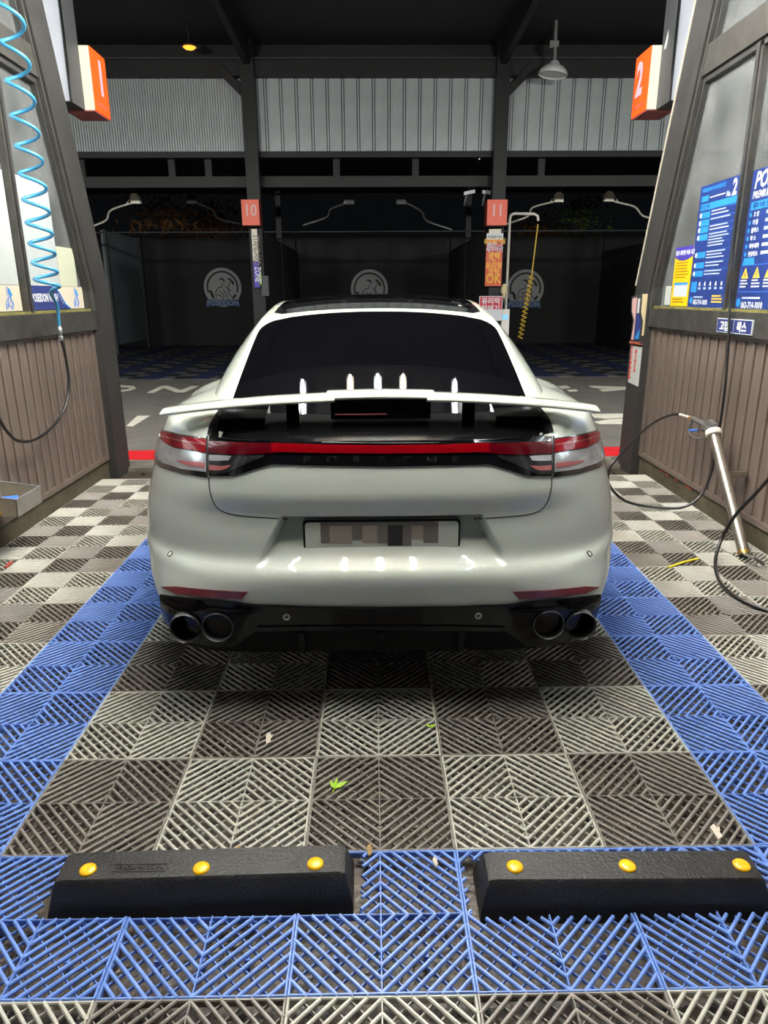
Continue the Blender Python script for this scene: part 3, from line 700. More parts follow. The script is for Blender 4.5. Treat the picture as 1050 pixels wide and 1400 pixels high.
def line_on(pix, r, name, m, parent, off=0.0):
    P = []
    for p in bez([(a, b, 0) for a, b in pix], 6):
        x, L = hit_rear(p.x, p.y); P.append(rear_pt(x, L)+rear_n(x, L)*off)
    return MB().tube(P, r, 6).build(name, m, parent, 60, local=True)
# black panel under the wing, between the fenders
pr = [[(.55*(j/20-1), .945+(1.052-.945)*i/10) for j in range(41)] for i in range(11)]
shell(rear_pt, rear_n, pr, 'upper_panel', 'satin_black', car, .004, .02)
for s in (-1, 1):
    q = [[(s*(.547+.042*j/8), .955+(1.03-.955)*i/8) for j in range(9)] for i in range(9)]
    shell(rear_pt, rear_n, q, 'panel_cheek', 'satin_black', car, .003, .01)
# lamps: outer pair on the fenders, inner pair on the tailgate, a red bar across
for mir in (False, True):
    K = mirror_px if mir else (lambda q: q)
    dk = strip(K([(216.5, 586), (245, 593.5), (284, 599.5)]), K([(208, 629), (222, 640), (250, 648), (284, 653)]), 'lamp_surround', 'gloss_black', car, .003, .02)
    tl = thing('tail_lamp', (0, 0, 0)); tl.parent = car; WP[tl.name] = (0, 0, 0)
    strip(K([(222, 590.5), (245, 596), (284, 602)]), K([(226, 604), (240, 612), (284, 619.5)]), 'red_lens', 'lens_red', tl, .010, .01)
    strip(K([(216, 590), (221, 591)]) if False else K([(217.5, 590), (224, 605), (240, 613), (284, 620.5)]), K([(213, 624), (226, 633.5), (250, 641), (284, 645.5)]), 'clear_lens', 'lens_clear', tl, .007, .01)
    strip(K([(244, 629.5), (262, 631), (282, 633)]), K([(246, 632), (262, 637.5), (282, 640)]), 'pink_band', 'lens_pink', tl, .0085, .006, 12, 3)
    strip(K([(222.5, 595.5), (245, 602), (284, 608.5)]), K([(222.8, 597), (245, 603.2), (284, 609.7)]), 'light_guide', 'lens_pink', tl, .0112, .006, 20, 2)
    ti = thing('tailgate_lamp', (0, 0, 0)); ti.parent = car; WP[ti.name] = (0, 0, 0)
    strip(K([(287, 604), (340, 606.5), (385, 607.5)]), K([(287, 620), (330, 622.5), (385, 619.5)]), 'red_lens', 'lens_dark_red', ti, .009, .01)
    strip(K([(287, 621), (330, 623.5), (362, 622)]), K([(287, 647.5), (308, 647.5), (360, 625)]), 'clear_lens', 'lens_inner', ti, .0075, .01)
    strip(K([(288, 622.5), (300, 623), (318, 624)]), K([(288, 630), (300, 630.5), (314, 630)]), 'bright_facet', 'lens_clear', ti, .0085, .006, 10, 3)
    strip(K([(288, 636), (304, 637.5), (318, 636)]), K([(288, 643), (304, 643.5), (311, 641)]), 'pink_band', 'lens_pink', ti, .0085, .006, 10, 3)
# letter band and its drooping ends
strip([(287, 597), (340, 599), (420, 600.5), (520, 601), (620, 600.5), (700, 599), (753, 597)], [(287, 651), (320, 651), (345, 643), (372, 635), (420, 636.5), (520, 638), (620, 636.5), (668, 635), (695, 643), (720, 651), (753, 651)], 'letter_band', 'gloss_black', car, .005, .02, 80, 8)
strip([(372, 606.5), (440, 609), (520, 610), (600, 609), (668, 606.5)], [(372, 618.5), (440, 620), (520, 620.8), (600, 620), (668, 618.5)], 'light_bar', 'lens_bar_red', car, .010, .01, 60, 4)
strip([(440, 605.6), (520, 606.2), (600, 605.6)], [(440, 606.5), (520, 607.1), (600, 606.5)], 'bright_trim', 'steel_mid', car, .008, .01, 40, 2)
for ch, px in zip('PORSCHE', (420, 454, 488, 522, 556, 590, 622)):
    x, L = hit_rear(px, 628.5); p = rear_pt(x, L)+rear_n(x, L)*.006
    n_ = rear_n(x, L); up = Vector((0, n_.z*0+0.25, 1)).normalized()
    M = frame(p-Vector((0, 0, .014)), (1, 0, 0), up)
    text_mesh(ch, .036, M, 'letter_black', 'letter', body, bold=.001, sx=1.35, align='CENTER', depth=.003)
# tailgate shut line, bumper crease lines
line_on([(285.5, 652), (286.5, 668), (292, 687), (304, 699), (325, 704.5), (360, 707.5), (392, 709.5)], .0022, 'panel_gap', 'seam_black', car, -.0006)
line_on(mirror_px([(285.5, 652), (286.5, 668), (292, 687), (304, 699), (325, 704.5), (360, 707.5), (392, 709.5)]), .0022, 'panel_gap', 'seam_black', car, -.0006)
for px in (285.5, 754.5): line_on([(px, 598), (px, 612), (px, 630), (px, 650)], .003, 'panel_gap', 'seam_black', car, .009)
# reflectors
R1 = ([(222, 802), (240, 801.5), (290, 806.5), (339, 809)], [(222.5, 803.5), (240, 811), (290, 816.5), (331, 818.5)])
for mir in (False, True):
    K = mirror_px if mir else (lambda q: q)
    rf = strip(K(R1[0]), K(R1[1]), 'reflector', 'reflector_red', car, .004, .02)
# black valance with the exhaust pockets
VT = [(224, 812), (255, 816), (300, 820.5), (345, 825.5), (420, 828.5), (520, 829.5), (620, 828.5), (695, 825.5), (740, 820.5), (785, 816), (816, 812)]
VB = [(219, 853), (238, 868), (290, 879), (322, 880), (338, 868), (352, 858.5), (420, 856.5), (520, 856.5), (620, 856.5), (688, 858.5), (702, 868), (718, 880), (750, 879), (802, 868), (821, 853)]
val = strip(VT, VB, 'valance', 'valance_black', car, .016, .02, 110, 10)
strip([(235, 818), (250, 824.5), (300, 828.5), (345, 831)], [(238, 820), (250, 828.5), (300, 832), (345, 833)], 'valance_ridge', 'valance_black', car, .026, .01, 40, 3)
strip(mirror_px([(235, 818), (250, 824.5), (300, 828.5), (345, 831)]), mirror_px([(238, 820), (250, 828.5), (300, 832), (345, 833)]), 'valance_ridge', 'valance_black', car, .026, .01, 40, 3)
strip([(352, 853.5), (420, 852), (520, 852), (620, 852), (688, 853.5)], [(352, 858.5), (420, 857.5), (520, 857.5), (620, 857.5), (688, 858.5)], 'valance_lip', 'valance_black', car, .024, .01, 60, 3)
MB().prism([(-.62, .12, .30), (-.62, .10, .24), (-.62, .45, .17), (-.62, .45, .30)], (1.24, 0, 0)).build('diffuser', 'matte_black', car, local=True)
for px in (413, 522, 630):
    x, L = hit_rear(px, 860); MB().prism([(x-.011, -.004, .315), (x-.011, .004, .235), (x-.011, .10, .20), (x-.011, .10, .315)], (.022, 0, 0)).build('diffuser_fin', 'satin_black', car, local=True)
for px, py in ((257, 851), (299.5, 851.5), (748, 848.5), (790, 847.5)):
    x, L = hit_rear(px, py); p = rear_pt(x, L); y0 = p.y-(.046 if abs(x) > .6 else .032)
    e = thing('exhaust_tip', (0, 0, 0)); e.parent = car; WP[e.name] = (0, 0, 0)
    MB().lathe([(.046, .16), (.0495, .012), (.0505, .002), (.0515, 0.0), (.0525, .004), (.0525, .16)], (x, y0, p.z-.003), (0, 1, 0), 36, cap=False).build('rim', 'exhaust_metal', e, 30, local=True)
    MB().lathe([(.047, .012), (.044, .10), (.0, .10)], (x, y0, p.z-.003), (0, 1, 0), 36, cap=False).build('bore', 'exhaust_bore', e, 30, local=True)
for px, py in ((233, 757), (806, 757), (392.5, 840), (653, 838.5)):
    x, L = hit_rear(px, py); p = rear_pt(x, L); n_ = rear_n(x, L); low = py > 800
    sb = thing('parking_sensor', (0, 0, 0)); sb.parent = car; WP[sb.name] = (0, 0, 0)
    MB().lathe([(.0085, -.004), (.0085, .0008), (.006, .001), (0, .001)], p+n_*(.016 if low else 0), n_, 16, cap=False).build('disc', 'gloss_black' if low else 'car_paint', sb, 40, local=True)
    MB().lathe([(.0085, -.004), (.0085, .0022), (.0115, .0022), (.0115, -.004)], p+n_*(.016 if low else 0), n_, 16, cap=False).build('ring', 'exhaust_metal' if low else 'seam_black', sb, 40, local=True)
# number plate
xl, Ll = hit_rear(521, 736); yp = rear_pt(0, .62).y-.012
def onp(px, py): 
    d = ray(px, py); return CAMC+d*((yp-CAMC.y)/d.y)
pl = thing('number_plate', (0, 0, 0)); pl.parent = car; WP[pl.name] = (0, 0, 0)
a, b = onp(413.5, 710.5), onp(628.5, 764)
xm = 0.0; hw = (b.x-a.x)/2; z1, z0 = a.z, b.z; zc = (z0+z1)/2
def rrect(x0, x1, y0, y1, z0, z1, r=.012):
    P = []
    for cx, cz, a0 in ((x1-r, z1-r, 0), (x0+r, z1-r, 90), (x0+r, z0+r, 180), (x1-r, z0+r, 270)):
        for k in range(6): t = math.radians(a0+18*k); P.append((cx+r*math.cos(t), y0, cz+r*math.sin(t)))
    return MB().prism(P, (0, y1-y0, 0))
rrect(-hw, hw, yp, yp+.03, z0-.012, z1).build('plate_holder', 'frame_grey', pl, local=True)
rrect(-hw+.002, hw-.002, yp-.006, yp, z0+.012, z1-.002).build('plate_frame', 'matte_black', pl, local=True)
rrect(-hw+.008, hw-.008, yp-.008, yp-.005, z0+.018, z1-.008).build('plate_sheet', 'plate_white', pl, local=True)
xs = -hw+.06
for w_, m_, hz in ((.03, 'plate_grey', .6), (.075, 'plate_tan', .62), (.035, 'plate_grey', .5), (.05, 'plate_tan', .6), (.035, 'plate_grey', .62), (.05, 'plate_dark', .7), (.03, 'plate_grey', .7), (.04, 'plate_tan', .5), (.05, 'plate_grey', .62)):
    hh = (z1-z0-.03); box(xs, xs+w_, yp-.0095, yp-.008, z1-.012-hh*hz, z1-.010).build('plate_mark', m_, pl, local=True); xs += w_
box(-hw+.06, xs, yp-.0098, yp-.008, z1-.020, z1-.009).build('plate_mark', 'plate_grey', pl, local=True)
mtx = frame((0.0, yp-.0015, z0-.006), (1, 0, 0), (0, 0, 1))
text_mesh('PORSCHE', .020, mtx, 'plate_grey', 'lettering', pl, sx=1.3, align='CENTER', depth=.0006)
# rear wing
def wing_part(x0, x1, name, dz=0.0, dy=0.0, n=30, parent=None):
    rows = []
    for i in range(n+1):
        x = x0+(x1-x0)*i/n; a = abs(x)/.757
        te_y = .205+.05*a**2.2+dy; te_z = 1.077-.012*a-.043*a**2.4+dz; ch = .185-.045*a**2
        le_y = te_y+ch; le_z = te_z-.008+.004*a
        rows.append([(x, te_y, te_z-.011), (x, te_y-.003, te_z-.005), (x, te_y, te_z), (x, te_y+ch*.3, te_z+.009), (x, te_y+ch*.65, te_z+.008), (x, le_y, le_z), (x, le_y, le_z-.006), (x, te_y+ch*.6, te_z-.018), (x, te_y+ch*.2, te_z-.017), (x, te_y, te_z-.011)])
    b = MB(); b.grid(rows); m = len(rows[0]); b.f.append(tuple(range(m-1))); b.f.append(tuple(n*m+i for i in range(m-2, -1, -1)))
    return b.build(name, 'car_paint', parent, 40, local=True)
wg_ = thing('rear_wing', (0, 0, 0)); wg_.parent = car; WP[wg_.name] = (0, 0, 0)
wing_part(-.757, -.155, 'side_flap', parent=wg_); wing_part(.155, .757, 'side_flap', parent=wg_); wing_part(-.185, .185, 'centre_plate', .006, .012, parent=wg_)
box(-.17, .17, .235, .36, 1.00, 1.062).build('wing_carrier', 'gloss_black', wg_, local=True)
box(-.155, .02, .228, .235, 1.016, 1.020).build('carrier_trim', 'lens_pink', wg_, local=True)
for s in (-1, 1):
    box(s*.30-.022, s*.30+.022, .24, .33, .955, 1.06).build('wing_strut', 'gloss_black', wg_, local=True)
    MB().hexa([(s*.56, .26, .955), (s*.40, .26, .955), (s*.40, .40, .965), (s*.56, .40, .965)], [(s*.56, .27, 1.0), (s*.40, .27, 1.0), (s*.40, .40, 1.03), (s*.56, .40, 1.03)]).build('wing_housing', 'gloss_black', wg_, local=True)
# wheels, mirrors
for ay, w in ((1.13, .31), (4.08, .27)):
    for s in (-1, 1):
        wh = thing('wheel', (0, 0, 0)); wh.parent = car; WP[wh.name] = (0, 0, 0); x1 = s*.935; x0 = s*(.935-w); c = (min(x0, x1), ay, .349)
        MB().lathe([(.26, 0), (.32, .0), (.345, .02), (.349, .05), (.349, w-.05), (.345, w-.02), (.32, w), (.26, w)], c, (1, 0, 0), 40).build('tyre', 'tyre', wh, 40, local=True)
        b = MB(); b.lathe([(.262, .02), (.262, w-.02), (.25, w-.01)] if s > 0 else [(.25, .01), (.262, .02), (.262, w-.02)], c, (1, 0, 0), 40, cap=False)
        for k in range(10):
            t = 2*PI*k/10; xx = s*.915; b.obox((xx, ay+.14*math.cos(t), .349+.14*math.sin(t)), (.012, 0, 0), (0, .12*math.cos(t), .12*math.sin(t)), (0, -.016*math.sin(t), .016*math.cos(t)))
        b.lathe([(.06, 0), (.06, .03)], (s*.915-.015, ay, .349), (1, 0, 0), 20); b.build('rim', 'alloy', wh, 40, local=True)
for s in (-1, 1):
    mi = thing('door_mirror', (0, 0, 0)); mi.parent = car; WP[mi.name] = (0, 0, 0)
    rows = []
    for i in range(9):
        t = i/8; r = math.sin(PI*(.12+.80*t))**.5
        rows.append([(s*(.97+.085*math.cos(2*PI*k/16)*r+.02*t), 3.36+.13*t, .985+.065*math.sin(2*PI*k/16)*r) for k in range(17)])
    b = MB(); b.grid(rows); b.f.append(tuple(range(16))); b.f.append(tuple(8*17+k for k in range(15, -1, -1)))
    b.build('mirror_shell', 'car_paint', mi, 40, local=True)
    MB().lathe([(.058, 0), (.058, .004)], (s*.97, 3.352, .985), (0, 1, 0), 20).build('mirror_glass', 'chrome', mi, local=True)
    MB().tube([(s*.80, 3.42, .92), (s*.95, 3.42, .95)], .02, 8).build('mirror_arm', 'gloss_black', mi, local=True)

# ------------------------------------------------------------------ wheel stops
def wheel_stop(cx, cy, L, rot, dots, label, emboss):
    t = thing('wheel_stop', (cx, cy, -0.042), label, 'wheel stop')
    R = Matrix.Rotation(rot, 4, 'Z'); h = L/2
    P = lambda x, y, z: tuple(Vector((cx, cy, 0))+R @ Vector((x, y, z)))
    sec = [(-.075, -.042), (-.073, -.02), (-.058, .060), (-.050, .068), (.034, .070), (.042, .062), (.072, -.02), (.075, -.042)]
    rows = []
    for f, sc, dz in ((-h, 1, 0), (-h+.006, 1, 0), (-h+.022, 1, 0), (h-.022, 1, 0), (h-.006, 1, 0), (h, 1, 0)):
        ins = (.016 if abs(f) == h else (.006 if abs(abs(f)-(h-.006)) < 1e-6 else 0))
        rows.append([P(f*(1 if z < 0 else (h-.014)/h), y*(1-ins*3) if z > 0 else y, z-(ins if z > 0 else 0)) for y, z in sec])
    b = MB(); b.grid(rows); m = len(sec); b.f.append(tuple(range(m))); b.f.append(tuple(5*m+i for i in range(m-1, -1, -1)))
    for i in range(5): b.f.append((i*m, (i+1)*m, (i+1)*m+m-1, i*m+m-1))
    b.build('body', 'rubber', t, 35)
    for px, py in dots:
        p = at(2, 0.0715, px, py)
        MB().lathe([(.0205, -.002), (.0205, .001), (.018, .004), (.010, .006), (0, .0065)], (p.x, p.y, .0695), (0, 0, 1), 24, cap=False).build('reflector_stud', 'cat_eye', t, 60)
    if emboss:
        p = at(2, 0.0705, 226, 1183)
        text_mesh('MADE IN KOREA', .016, frame((p.x, p.y, .0705), (-1, 0, 0), (0, -1, 0)), 'rubber_print', 'emboss', t, depth=.0008)
        for x0, x1, y0, y1 in ((-.125, .006, -.018, -.0165), (-.125, .006, .0045, .006), (-.125, -.1235, -.018, .006), (.0045, .006, -.018, .006)):
            box(p.x+x0, p.x+x1, p.y+y0, p.y+y1, .070, .0712).build('emboss_border', 'rubber_print', t)
wheel_stop(-0.435, 0.305, 0.735, 0.021, [(120, 1188), (275, 1186), (431, 1180)], 'black rubber wheel stop with embossed lettering and yellow studs behind the left wheels', True)
wheel_stop(0.590, 0.277, 0.70, -0.012, [(704, 1184), (858, 1183), (1014, 1182)], 'black rubber wheel stop with dusty scuffed top and yellow studs behind the right wheels', False)

# ------------------------------------------------------------------ blue coiled air hose on the left
ax_, ay_ = -1.95, 3.32
pk = [(21, -25), (28, 32), (35, 87), (42, 137), (49, 182), (55, 220), (60, 257), (64, 290), (69, 320), (72.5, 347), (76, 372), (79, 392)]
zs_ = [at(0, ax_, px-13, py).z for px, py in pk]; zs_ = [zs_[0]+.24, ]+zs_
path = []; ph0 = math.atan2(.405, .914)
path.append(Vector((ax_, ay_, 3.72))); path.append(Vector((ax_, ay_, 3.5)))
for i in range((len(zs_)-1)*16+1):
    f = i/16; k = min(int(f), len(zs_)-2); z = zs_[k]+(zs_[k+1]-zs_[k])*(f-k); a = ph0+2*PI*f; r = .066*min(1, i/6+.15)
    path.append(Vector((ax_+r*math.cos(a), ay_+r*math.sin(a), z)))
end = path[-1]; lo = at(0, -2.0, 78, 418); lo2 = at(0, -2.03, 81, 446)
path += bez([end, end+Vector((-.07, .03, -.03)), lo, lo2], 6)[1:]
hb = MB().tube(path, .0105, 8).build('coiled_air_hose', 'hose_blue', None, 60); tag(hb, 'light blue coiled air hose hanging in front of the left booth window', 'hose')
fit_p = lo2; fp = thing('hose_coupling', tuple(fit_p-Vector((0, 0, .09))), 'small silver coupling joining the blue coil to the black hose', 'coupling')
MB().lathe([(.012, 0), (.015, .01), (.015, .025), (.010, .03), (.013, .045), (.016, .05), (.016, .075), (.012, .08), (.012, .095)], fit_p-Vector((0, 0, .09)), (0, 0, 1), 14).build('body', 'galvanised', fp, 40)
lp = [fit_p-Vector((0, 0, .085))]+[at(0, x, px, py) for x, px, py in ((-2.04, 89, 485), (-2.05, 94, 520), (-2.06, 90, 553), (-2.07, 75, 580), (-2.08, 50, 600), (-2.085, 26, 603), (-2.09, 8, 588), (-2.09, -6, 560), (-2.09, -18, 520), (-2.1, -30, 470))]
lp.append(lp[-1]+Vector((0, -.03, .5))); lp.append(lp[-1]+Vector((-.06, 0, .05)))
tag(MB().tube(bez(lp, 8), .0095, 8).build('air_hose', 'hose_black', None, 60), 'black rubber hose hanging in a loop against the left brown wall', 'hose')

# ------------------------------------------------------------------ steel bin on the left wall
bt = thing('steel_bin', (-2.07, 2.72, .15), 'open stainless steel bin bracketed to the left brown wall', 'bin')
x0, x1, y0, y1 = -2.185, -1.955, 2.57, 2.86; zr0, zr1 = .355, .385; zb = at(0, -1.95, 25, 708).z
w = .004
def bslab(n, pts, ext): MB().prism(pts, ext).build(n, 'steel_bin', bt)
bslab('side_wall', [(x1, y0, zb), (x1, y1, zb), (x1+.006, y1, zr0), (x1+.006, y0, zr0)], (-w, 0, 0))
bslab('side_wall', [(x0, y0, zb), (x0, y1, zb), (x0, y1, zr1), (x0, y0, zr1)], (w, 0, 0))
for yy in (y0, y1-w): bslab('end_wall', [(x0, yy, zb), (x1, yy, zb), (x1+.006, yy, zr0), (x0, yy, zr1)], (0, w, 0))
bslab('bottom', [(x0, y0, zb), (x1, y0, zb), (x1, y1, zb), (x0, y1, zb)], (0, 0, w))
MB().tube([(x1+.004, y0, zr0), (x1+.004, y1, zr0), (x0, y1, zr1), (x0, y0, zr1), (x1+.004, y0, zr0)], .004, 6).build('rim', 'pale_metal', bt)
box(-2.192, -2.186, 2.64, 2.70, .2, .46).build('bracket', 'steel_bin', bt)
for zz in (.325, .275): MB().lathe([(.012, 0), (.012, .03), (.016, .03), (.016, .05)], (x1-.10, y0-.05, zz), (0, 1, 0), 12).build('valve', 'brass', bt)
tag(MB().obox((-2.03, 2.66, zb+.055), (.035, .02, 0), (-.012, .03, .012), (0, -.004, .018)).build('sponge_block', 'blue_plastic'), 'blue plastic block lying in the stainless steel bin', 'block')
for o_, zz in ((None, 0),):
    D.objects['sponge_block'].location.z = zb+.03
tb = thing('control_box', (-2.16, 2.42, .38), 'dark control box on the left brown wall beside the steel bin', 'control box')
box(-2.19, -2.12, 2.34, 2.50, .36, .58).build('case', 'holder_dark', tb); box(-2.118, -2.114, 2.36, 2.48, .40, .55).build('door', 'gloss_black', tb)

# ------------------------------------------------------------------ lance holder, spray gun and hoses on the right
pt, pb_ = Vector((2.05, 3.06, .595)), Vector((2.05, 2.52, .012)); dv = (pb_-pt).normalized()
lh = thing('lance_holder', (2.05, 2.52, 0), 'leaning stainless steel lance tube with white collar on the right wall', 'holder')
MB().tube([pt, pb_], .031, 20).build('tube', 'stainless', lh, 60)
MB().lathe([(.032, 0), (.044, 0), (.047, .01), (.047, .03), (.042, .036), (.032, .036)], pt-dv*.02, dv, 24).build('collar', 'plastic_white', lh, 40)
box(2.07, 2.184, 2.86, 2.90, .37, .40).build('bracket', 'stainless', lh)
MB().lathe([(.03, 0), (.034, .01), (.03, .03)], pb_-dv*.03, dv, 16).build('foot_ring', 'brass', lh, 40)
MB().tube([at(0, 2.04, 1018, 758), at(0, 2.0, 1032, 763), at(2, .012, 1044, 771)], .009, 8).build('drain_pipe', 'galvanised', lh, 60)
gx = 2.05; G = lambda px, py: at(0, gx, px, py)
gn = thing('spray_gun', tuple(pt), 'grey high pressure spray gun with blue trigger resting in the lance tube', 'spray gun')
MB().tube([G(946, 571.5), G(955, 576), G(966, 582), G(974, 587), pt-dv*.01, pt+dv*.12], [.013, .016, .017, .022, .019, .012], 12).build('handle', 'gun_grey', gn, 50)
MB().prism([tuple(G(964, 581)-Vector((.016, 0, 0))), tuple(G(971, 573.5)-Vector((.016, 0, 0))), tuple(G(977.5, 580)-Vector((.016, 0, 0))), tuple(G(978, 591)-Vector((.016, 0, 0))), tuple(G(968, 594)-Vector((.016, 0, 0)))], (.032, 0, 0)).build('valve_block', 'gun_grey', gn)
MB().tube(bez([G(946.5, 576), G(942, 585), G(943, 593), G(949, 598), G(958, 599.5), G(968, 596)], 6), .0055, 8).build('trigger_guard', 'gun_grey', gn, 60)
MB().tube([G(943.5, 588.5), G(954, 588)], .0085, 8).build('trigger', 'blue_plastic', gn, 60)
MB().tube([G(954, 588), G(961, 588.5), G(966, 594)], .005, 8).build('trigger_link', 'hose_black', gn, 60)
MB().tube([G(947, 572.3), G(943.5, 571)], .014, 12).build('swivel', 'brass', gn, 60)
MB().tube([G(943.5, 571), G(929.5, 566.5)], [.0095, .008], 10).build('hose_tail', 'plastic_white', gn, 60)
hp = [at(0, 2.12, px, py) for px, py in ((1003, 330), (998, 400), (996.5, 455), (992, 520), (986, 570), (979, 610))]+[at(0, x, px, py) for x, px, py in ((2.10, 972.5, 645), (2.04, 958.6, 676.6), (1.95, 938, 692), (1.84, 910.6, 694.9), (1.66, 867, 689), (1.55, 845, 678), (1.46, 832, 660), (1.46, 834, 640), (1.52, 846, 624), (1.66, 866, 602), (1.84, 892, 579), (1.98, 915, 568), (2.045, 927.5, 566.2))]
hp[0:0] = [hp[0]+Vector((0, 0, .6)), hp[0]+Vector((0, 0, .25))]
tag(MB().tube(bez(hp, 8), .0085, 8).build('pressure_hose', 'hose_black', None, 60), 'black high pressure hose looping from the right wall past the car to the spray gun', 'hose')
h2 = [at(0, 2.08, 1085, 610), at(0, 2.04, 1055, 650), at(0, 1.99, 1030, 678), at(0, 1.94, 1005, 705), at(0, 1.89, 986, 738), at(2, .03, 978, 768), at(2, .0105, 983, 793), at(2, .0105, 1000, 812), at(2, .0105, 1030, 828), at(2, .0105, 1065, 840)]
h2[0:0] = [h2[0]+Vector((.05, -.2, .5))]
tag(MB().tube(bez(h2, 8), .0095, 8).build('floor_hose', 'hose_black', None, 60), 'black hose dropping in a curve onto the tiles beside the lance tube', 'hose')
a_, b_ = at(2, .004, 914, 775.5), at(2, .004, 955, 763.5)
tag(MB().tube([a_, (a_+b_)/2+Vector((0, 0, .004)), b_], .006, 6).build('yellow_strap', 'strap_yellow', None, 60), 'thin yellow plastic strap lying on the tiles by the lance tube', 'strap')

# ------------------------------------------------------------------ stickers and posters
def rect(name, m, parent, X, s, ya, yb, za, zb, d=.0015):   # flat print on a side wall; s: side of the bay
    return box(min(s*X, s*(X-d)), max(s*X, s*(X-d)), min(ya, yb), max(ya, yb), za, zb).build(name, m, parent)
def wtext(txt, size, y, z, X, s, m, parent, **k):
    M = frame((s*X, y, z), (0, -s, 0), (0, 0, 1)); return text_mesh(txt, size, M, m, 'print', parent, **k)
def sheet(name, m, s, X, ya, yb, za, zb, label, cat):
    t = thing(name, (s*X, (ya+yb)/2, za), label, cat); rect('sheet', m, t, X, s, ya, yb, za, zb, .002); return t
XG = 2.213
sheet('window_sheet', 'sheet_grey', -1, XG, 3.605, 4.125, 1.476, 2.13, 'tall pale grey sheet on the left booth window behind the coiled hose', 'sheet')
sheet('window_sheet', 'sheet_cream', -1, XG, 4.13, 4.425, 1.476, 1.742, 'short cream sheet on the left booth window next to the leaning post', 'sheet')
sheet('window_sheet', 'sheet_white', -1, XG, 2.55, 3.515, 1.476, 2.13, 'wide white sheet on the left booth window on the camera side of the mullion', 'sheet')
def figure(parent, s, X, yc, z0, h):       # loose blue brush strokes of the seated figure on the stickers
    for pts in ([(-.05, .12), (-.02, .45), (.0, .62), (.02, .8), (.0, .95)], [(.02, .9), (.06, .6), (.10, .5), (.13, .2)], [(-.14, .05), (-.12, .35), (-.06, .5)], [(-.10, .08), (-.02, .25), (.05, .1)], [(.0, .3), (.07, .38), (.05, .55)], [(.08, .05), (.14, .3), (.16, .1)], [(-.03, .7), (-.06, .85), (-.02, .97)], [(-.16, .15), (-.09, .18), (-.06, .32)],
                [(-.18, .04), (-.15, .2), (-.17, .3)], [(.03, .05), (.06, .18), (.11, .14), (.12, .04)], [(-.04, .55), (.03, .5), (.08, .62), (.04, .7)], [(-.12, .3), (-.08, .42), (-.02, .38)], [(.12, .42), (.16, .36), (.17, .22)], [(-.08, .6), (-.04, .66), (-.05, .76)]):
        P = [(s*X, yc-s*a*h*1.9, z0+b*h) for a, b in pts]; MB().tube(bez(P, 4), .0016, 4).build('stroke', 'print_blue', parent)
    MB().obox((s*X, yc-s*.10*h*1.6, z0+.72*h), (.0008, 0, 0), (0, .014, -.02), (0, .012, .009)).build('stroke', 'poster_cyan', parent)
t = sheet('window_sticker', 'sticker_ivory', -1, XG, 3.63, 4.50, 1.322, 1.474, 'navy and ivory window sticker lettered POSEIDON WASH below the coiled hose', 'sticker')
MB().prism([(-XG+.0025, 3.63, 1.322), (-XG+.0025, 4.22, 1.322), (-XG+.0025, 4.13, 1.36), (-XG+.0025, 4.05, 1.44), (-XG+.0025, 3.98, 1.474), (-XG+.0025, 3.63, 1.474)], (.0006, 0, 0)).build('navy_field', 'navy', t)
MB().tube(bez([(-XG+.003, 4.24, 1.324), (-XG+.003, 4.16, 1.355), (-XG+.003, 4.07, 1.435), (-XG+.003, 3.99, 1.472)], 6), .007, 4).build('blue_swoosh', 'print_blue', t)
wtext('POSEIDON WASH', .072, 3.66, 1.375, XG-.0035, -1, 'print_white', t, bold=.002, sx=.68)
figure(t, -1, XG-.003, 4.36, 1.325, .145)
t = sheet('window_sticker', 'sticker_ivory', -1, XG, 2.55, 3.515, 1.322, 1.474, 'ivory window sticker with blue figure drawing on the camera side of the left mullion', 'sticker')
figure(t, -1, XG-.003, 3.36, 1.325, .145)
MB().prism([(-XG+.0025, 2.55, 1.322), (-XG+.0025, 3.20, 1.322), (-XG+.0025, 3.1, 1.36), (-XG+.0025, 2.95, 1.474), (-XG+.0025, 2.55, 1.474)], (.0006, 0, 0)).build('navy_field', 'print_blue', t)
# right: price list poster (Y runs from far 4.015 to near 3.47)
def lines(parent, X, s, ya, yb, za, zb, n, m, hfrac=.45):
    for i in range(n):
        z1 = zb-(zb-za)*i/n; y_end = ya+(yb-ya)*random.uniform(.7, 1.0); rect('print_line', m, parent, X, s, ya, y_end, z1-(zb-za)/n*hfrac, z1, .0004)
ps = sheet('price_poster', 'poster_blue', 1, XG, 3.47, 4.015, 1.315, 2.09, 'blue price list poster with white number 2 on the right booth window', 'poster')
X1 = XG-.0022
wtext('POSEIDON WASH SERVICE', .032, 3.985, 2.05, X1, 1, 'poster_cyan', ps, bold=.0008, sx=.85)
wtext('2', .13, 3.565, 1.985, X1, 1, 'print_white', ps, bold=.004, sx=.9); wtext('No.', .045, 3.635, 1.985, X1, 1, 'print_white', ps, bold=.001, sx=.8)
rect('tab', 'poster_cyan', ps, X1, 1, 3.98, 3.88, 1.99, 2.025); rect('print_line', 'print_white', ps, X1, 1, 3.865, 3.655, 2.004, 2.011, .0004)
rect('tab', 'poster_cyan', ps, X1, 1, 3.98, 3.49, 1.935, 1.975); wtext('이용 안내', .03, 3.97, 1.945, X1-.002, 1, 'poster_blue', ps)
